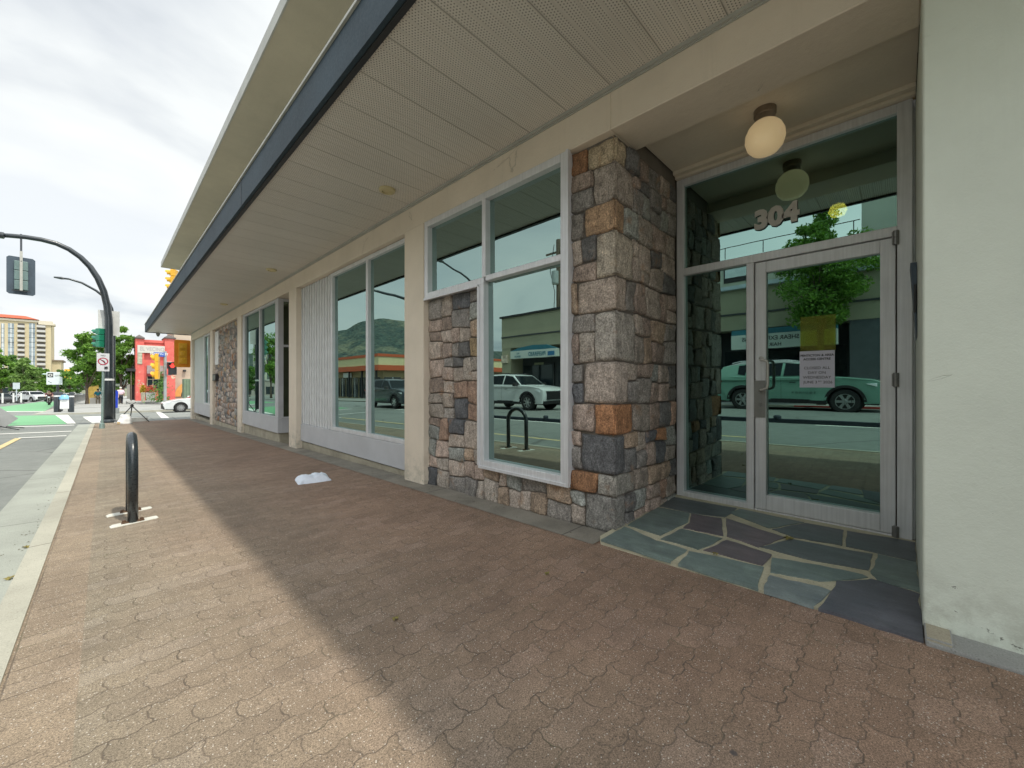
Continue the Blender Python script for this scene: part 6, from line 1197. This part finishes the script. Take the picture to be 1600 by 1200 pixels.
# distant low storefront blocks closing the avenue
for i, (xa, xb, y, h, c, lb) in enumerate([(-60, -14, 150, 5.0, (.34, .31, .27), 'low tan storefront block behind the avenue trees on the left'), (4, 40, 130, 5.5, (.4, .36, .3), 'beige block behind the red corner building'), (-30, -16, 235, 6.5, (.38, .36, .34), 'grey block at the far end of the avenue')]):
    z0 = gz(y); T2 = thing('storefront_block', ((xa+xb)/2, y, z0), lb, 'building'); m = MB(); m.box(xa, y, z0-.5, xb, y+18, z0+h); m.build('wall', paint('far_wall', c, .85, .1, .2), T2); m = MB(); m.box(xa-.2, y-.25, z0+h, xb+.2, y+18, z0+h+.4); m.build('parapet', MT['flash'], T2)
    k_ = int((xb-xa)/3.2)
    for j in range(k_): m = MB(); m.box(xa+.6+j*3.2, y-.06, z0+.5, xa+2.9+j*3.2, y-.01, z0+3); o = m.build('window', MT['glass_dark'], T2)
strip_sheet('far_hills', [-900, -400, -60, 0, 100, 300, 700, 1500], [900, 1300, 1500], lambda x, y: (gz(y) - 1 if y < 1000 else 8 + 34*noise.noise(Vector((x*.0022, y*.01, 4))) + (14 if y > 1400 else 0)), MT['hill'])
# ================================================================== opposite side of the street (seen mirrored)
OX = -12.9
ow = paint('olive_tan_stucco', (.36, .34, .24), .85, .08, .8, .2); od = paint('charcoal_shopfront', (.055, .06, .065), .6, .15); opl = paint('pale_grey_stucco', (.44, .46, .40), .85, .08, .8, .2)
T = thing('shop_building', (OX, 4, gz(0)), 'olive tan shop row across the street with a hair salon sign', 'building')
def ob(nm, y0, y1, z0, z1, xf, xb, mt, par=None, bevel=0): m = MB(); m.box(OX+xb, y0, z0, OX+xf, y1, z1); return m.build(nm, mt, par or T, bevel=bevel)
ob('wall', -16, 19, 3.35, 5.35, 0, -9, ow); ob('wall', -16, 19, -.6, 3.35, -1.2, -9, od)
ob('ledge', -16, 8.5, 5.25, 5.42, .25, 0.001, paint('pale_blue_ledge', (.45, .53, .60), .5)); ob('parapet_cap', -.0+8.5, 19.1, 5.35, 5.47, .12, -.3, MT['trim']); ob('band_moulding', -16, 19, 4.05, 4.13, .05, 0.001, od)
ob('upper_wall', 1.15, 8.5, 5.42, 6.9, -.6, -9, opl); ob('upper_wall', -16, 1.15, 5.42, 11.5, -.35, -9, opl)
for (y0, y1) in ((5.2, 6.3), (3.0, 4.1)): f = ob('window', y0, y1, 5.75, 6.55, -.57, -.599, MT['trim']); ob('shade', y0+.06, y1-.06, 5.98, 6.5, -.555, -.568, paint('white_blind', (.62, .70, .74), .6), f)
f = ob('window', -1.6, -.45, 7.3, 9.2, -.32, -.349, MT['white']); ob('pane', -1.5, -.55, 7.4, 9.1, -.305, -.319, MT['glass_dark'], f)
m = MB()
for y in [1.4, 3.0, 4.6, 6.2, 8.0]: m.tube([(OX-.5, y, 6.9), (OX-.5, y, 7.45)], .02, 5)
m.tube([(OX-.5, 1.2, 7.45), (OX-.5, 8, 7.45)], .02, 5); m.tube([(OX-.5, 8, 7.45), (OX-6, 8, 7.45)], .02, 5); m.build('roof_railing', MT['trim'], T)
for (y0, y1) in ((6.6, 7.4), (0.6, 1.5), (-3.4, -2.8), (9.5, 10.4), (12.6, 13.6), (18.2, 19), (-8, -7.3)): ob('pillar', y0, y1, -.6, 3.349, -.02, -1.19, paint('shop_pillar', (.085, .10, .11), .7, .15) if y0 < 9 else ow)
for (y0, y1) in ((1.6, 3.0), (3.2, 4.6), (4.8, 6.5), (13.8, 15.2), (15.5, 18.1), (10.6, 12.4), (7.6, 9.4), (-7, -3.5)):
    f = ob('shop_window', y0, y1, gz(y0)+.6, 2.55+gz(y0)*.8, -1.10, -1.199, od); ob('pane', y0+.08, y1-.08, gz(y0)+.7, 2.45+gz(y0)*.8, -1.08, -1.099, MT['glass_dark'], f)
f = ob('shop_window', -2.7, .5, .15, 2.5, -.3, -1.19, paint('beige_window_backing', (.34, .36, .27), .8)); ob('window_band', -2.6, .4, 1.42, 1.60, -.285, -.299, paint('lilac_band', (.45, .48, .6), .6), f)
t = NT('striped_animal_poster'); P = t.pos(); X_, Y_, Z_ = t.xyz(P); a = t.noise(P, 2.3, 3, .6, .8); w = t.noise(t.vec(t.M('MULTIPLY', X_, 1), t.M('MULTIPLY', Y_, 5), t.M('MULTIPLY', Z_, 12)), 1.5, 3, .6, 1.2)
c = t.ramp(a, [(.35, (.42, .17, .04)), (.5, (.5, .26, .08)), (.6, (.62, .6, .55))]); c = t.mix(t.map(w, .55, .60, 0, .95), c, (.03, .03, .03)); ob('poster', -2.0, -.2, .45, 1.36, -.285, -.2985, t.fin(c, .6), f)
m = MB()
for y in (-1.15, -1.75): m.lathe([(0, .02), (.15, .018), (.15, 0)], (OX-.28, y, 2.72), 'X', 16)
m.build('round_light_sign', emis('lit_yellow_sign', (.8, .75, .08), .7), f)
# signs
tealm = paint('teal_awning', (.03, .16, .22), .6); wsign = paint('pale_sign_face', (.60, .66, .62), .5, .04); ink = paint('sign_ink', (.03, .035, .04), .6); yel = paint('sign_yellow_panel', (.62, .60, .32), .6, .1, 3)
SX0 = OX+.30
S = ob('shop_sign', 1.85, 5.75, 2.40, 3.05, .30, .001, wsign, bevel=.01); ob('awning', 1.85, 5.75, 3.06, 3.30, .22, .001, tealm)
m = MB(); text_on(m, 'SHEAR EXPRESSIONS', .255, (SX0+.004, 3.12, 2.76), (0, 1, 0), (0, 0, 1), .002, 'LEFT', .004, sx=.92); text_on(m, 'HAIR SALON', .205, (SX0+.004, 3.75, 2.49), (0, 1, 0), (0, 0, 1), .002, 'LEFT', .004); m.build('lettering', ink, S)
ob('logo_panel', 1.95, 2.95, 2.46, 3.0, .306, .301, yel, S)
m = MB()
for i, ch in enumerate('HAIR'): text_on(m, ch, .13, (SX0+.012, 2.12, 2.87-i*.128), (0, 1, 0), (0, 0, 1), .002, 'CENTER', .003)
for k in range(30):
    a = k*.8; r = .04+.006*k; m.box(SX0+.008, 2.58+math.cos(a)*r*1.3-.014, 2.73+math.sin(a)*r*.85-.014, SX0+.010, 2.58+math.cos(a)*r*1.3+.014, 2.73+math.sin(a)*r*.85+.014)
m.build('logo_marks', ink, S)
S2 = ob('shop_sign', 14.2, 17.9, 2.62, 3.10, .30, .001, wsign, bevel=.01); m = MB(); m.prism([(14.2, 3.105), (17.9, 3.105), (17.2, 3.30), (16.0, 3.40), (15.0, 3.36)], lambda y, z: (OX+.28, y, z), lambda y, z: (OX+.05, y, z)); m.build('awning', tealm, T)
m = MB(); text_on(m, 'PREFERRED', .33, (SX0+.004, 15.0, 2.745), (0, 1, 0), (0, 0, 1), .002, 'LEFT', .008, sx=.82); text_on(m, 'ALL', .15, (SX0+.004, 17.25, 2.90), (0, 1, 0), (0, 0, 1), .002, 'CENTER', .003); text_on(m, 'SERVICES', .15, (SX0+.004, 17.28, 2.70), (0, 1, 0), (0, 0, 1), .002, 'CENTER', .003, sx=.85); m.build('lettering', tealm, S2)
ob('emblem', 14.35, 14.85, 2.70, 2.95, .306, .301, paint('sign_blue', (.03, .17, .35), .5), S2); ob('shop_sign', 12.7, 13.4, 2.7, 3.2, .10, .001, paint('pale_yellow_sign', (.5, .52, .3), .6)); ob('shop_sign', 18.4, 18.95, 2.4, 2.9, .10, .001, paint('red_white_sign', (.6, .5, .4), .6, .6, 3))
for (y0, y1) in ((16.3, 17.1), (14.5, 15.0)): ob('lit_ceiling', y0, y1, 2.25, 2.4, -1.07, -1.079, paint('pale_blind', (.35, .35, .22), .6))
# street lamps and mast on the opposite side
def lamp_post(x, y, top, tip, label, thick=.09, name='street_lamp'):
    T = thing(name, (x, y, gz(y)), label, 'street lamp' if name == 'street_lamp' else 'signal mast', 'lamps across the street' if name == 'street_lamp' else None); X1_, Y1_ = tip; pts = [(x, y, gz(y)), (x, y, top-2.0)]
    for k in range(1, 9): t_ = k/8; a = PI/2*t_; pts.append((x + (X1_-x)*(1-math.cos(a))*.75, y + (Y1_-y)*(1-math.cos(a))*.75, top-2.0 + 1.9*math.sin(a)))
    pts.append((X1_, Y1_, top+.05)); m = MB(); m.tube(pts, [thick*(1-.05*i) for i in range(len(pts))], 10); m.build('pole', MT['pole'], T, smooth='all'); m = MB(); d = (Vector((X1_, Y1_, 0))-Vector((x, y, 0))).normalized(); e = Vector((X1_, Y1_, top+.05)); m.tube([e-d*.15, e+d*.1, e+d*.65], [.06, .10, .05], 8); m.build('lamp_head' if name == 'street_lamp' else 'arm_cap', MT['pole'], T); return T
lamp_post(-11.3, 18.9, 7.55, (-7.0, 17.5), 'curved lamp post across the street, its arm mirrored in the high left window')
lamp_post(-11.4, 24.9, 7.3, (-6.2, 24.9), 'thick curved mast at the opposite corner, mirrored in the double window', .15, 'signal_mast')
T = thing('utility_pole', (-17.0, 17.4, gz(17)), 'wooden utility pole with cables behind the opposite shops, mirrored in the tall window', 'utility pole'); m = MB(); m.tube([(-17, 17.4, gz(17)), (-17, 17.4, 11.2)], [.2, .16], 10); m.build('pole', MT['bark'], T); m = MB(); m.box(-17.05, 16.3, 10.3, -16.95, 18.5, 10.42); m.box(-17.05, 16.6, 9.3, -16.95, 18.2, 9.42); m.build('crossarm', MT['bark'], T)
m = MB(); m.tube([(-16.9, 17.7, 10.9), (-16.7, 17.9, 9), (-16.8, 17.6, 7.5), (-16.8, 17.75, 5)], .025, 5); m.tube([(-16.9, 17.1, 10.9), (-16.7, 16.9, 8.6), (-16.8, 17.2, 6.5), (-16.8, 17.05, 5)], .02, 5); m.build('cable', MT['trim'], T); m = MB(); m.lathe([(0, 8.0), (.22, 8.0), (.24, 8.1), (.24, 8.9), (0, 9.0)], (-16.6, 17.4, 0)); m.build('transformer', MT['grey'], T)
# low mall with orange fascia beyond the junction
T = thing('strip_mall', (-20, 48, gz(48)), 'low cream strip mall with orange-red roof bands beyond the junction, mirrored in the double window', 'building'); crm = paint('cream_mall_band', (.60, .52, .30), .8, .04); orr = paint('orange_red_fascia', (.46, .09, .03), .6, .06); g0 = gz(46)
def mb(nm, x0, x1, y0, y1, z0, z1, mt, par=None): m = MB(); m.box(x0, y0, z0, x1, y1, z1); return m.build(nm, mt, par or T)
mb('wall', -48, -19.0, 47.2, 62, -2, 3.4, paint('mall_wall', (.34, .27, .15), .8, .1, .5)); mb('fascia_band', -49, -17.9, 46.1, 63, 3.40, 4.45, crm); mb('fascia_band', -49.1, -17.8, 46.0, 63.1, 4.451, 4.80, orr); mb('fascia_band', -49.1, -17.8, 46.0, 63.1, 2.75, 3.399, orr)
for j in range(7): y = 47.8+j*2.1; f = mb('shop_window', -18.98, -18.9, y, y+1.7, g0, 1.9, MT['glass_dark']); mb('door_frame', -18.89, -18.85, y+.8, y+.9, g0, 1.9, MT['alu'], f)
for j in range(9): x = -21.5-j*2.9; f = mb('shop_window', x, x+2.3, 47.1, 47.19, g0, 1.9, MT['glass_dark']); mb('door_frame', x+1.1, x+1.2, 47.05, 47.09, g0, 1.9, MT['alu'], f)
mb('shop_sign', -18.85, -18.7, 56, 58.5, 1.95, 2.6, MT['white'])
for j in range(4): mb('post', -18.2, -18.0, 47+j*4, 47.2+j*4, g0, 2.75, MT['trim'])
T = thing('pylon_sign', (-22, 40, gz(40)), 'cream pylon sign with a blue panel in front of the strip mall', 'sign'); mb('pole', -21.6, -21.4, 39.9, 40.1, gz(40), 5.0, MT['grey'], T); mb('board', -23, -20.4, 39.8, 40.2, 5.0, 6.6, crm, T); mb('panel', -22.5, -20.9, 39.75, 40.25, 4.0, 4.95, tealm, T)
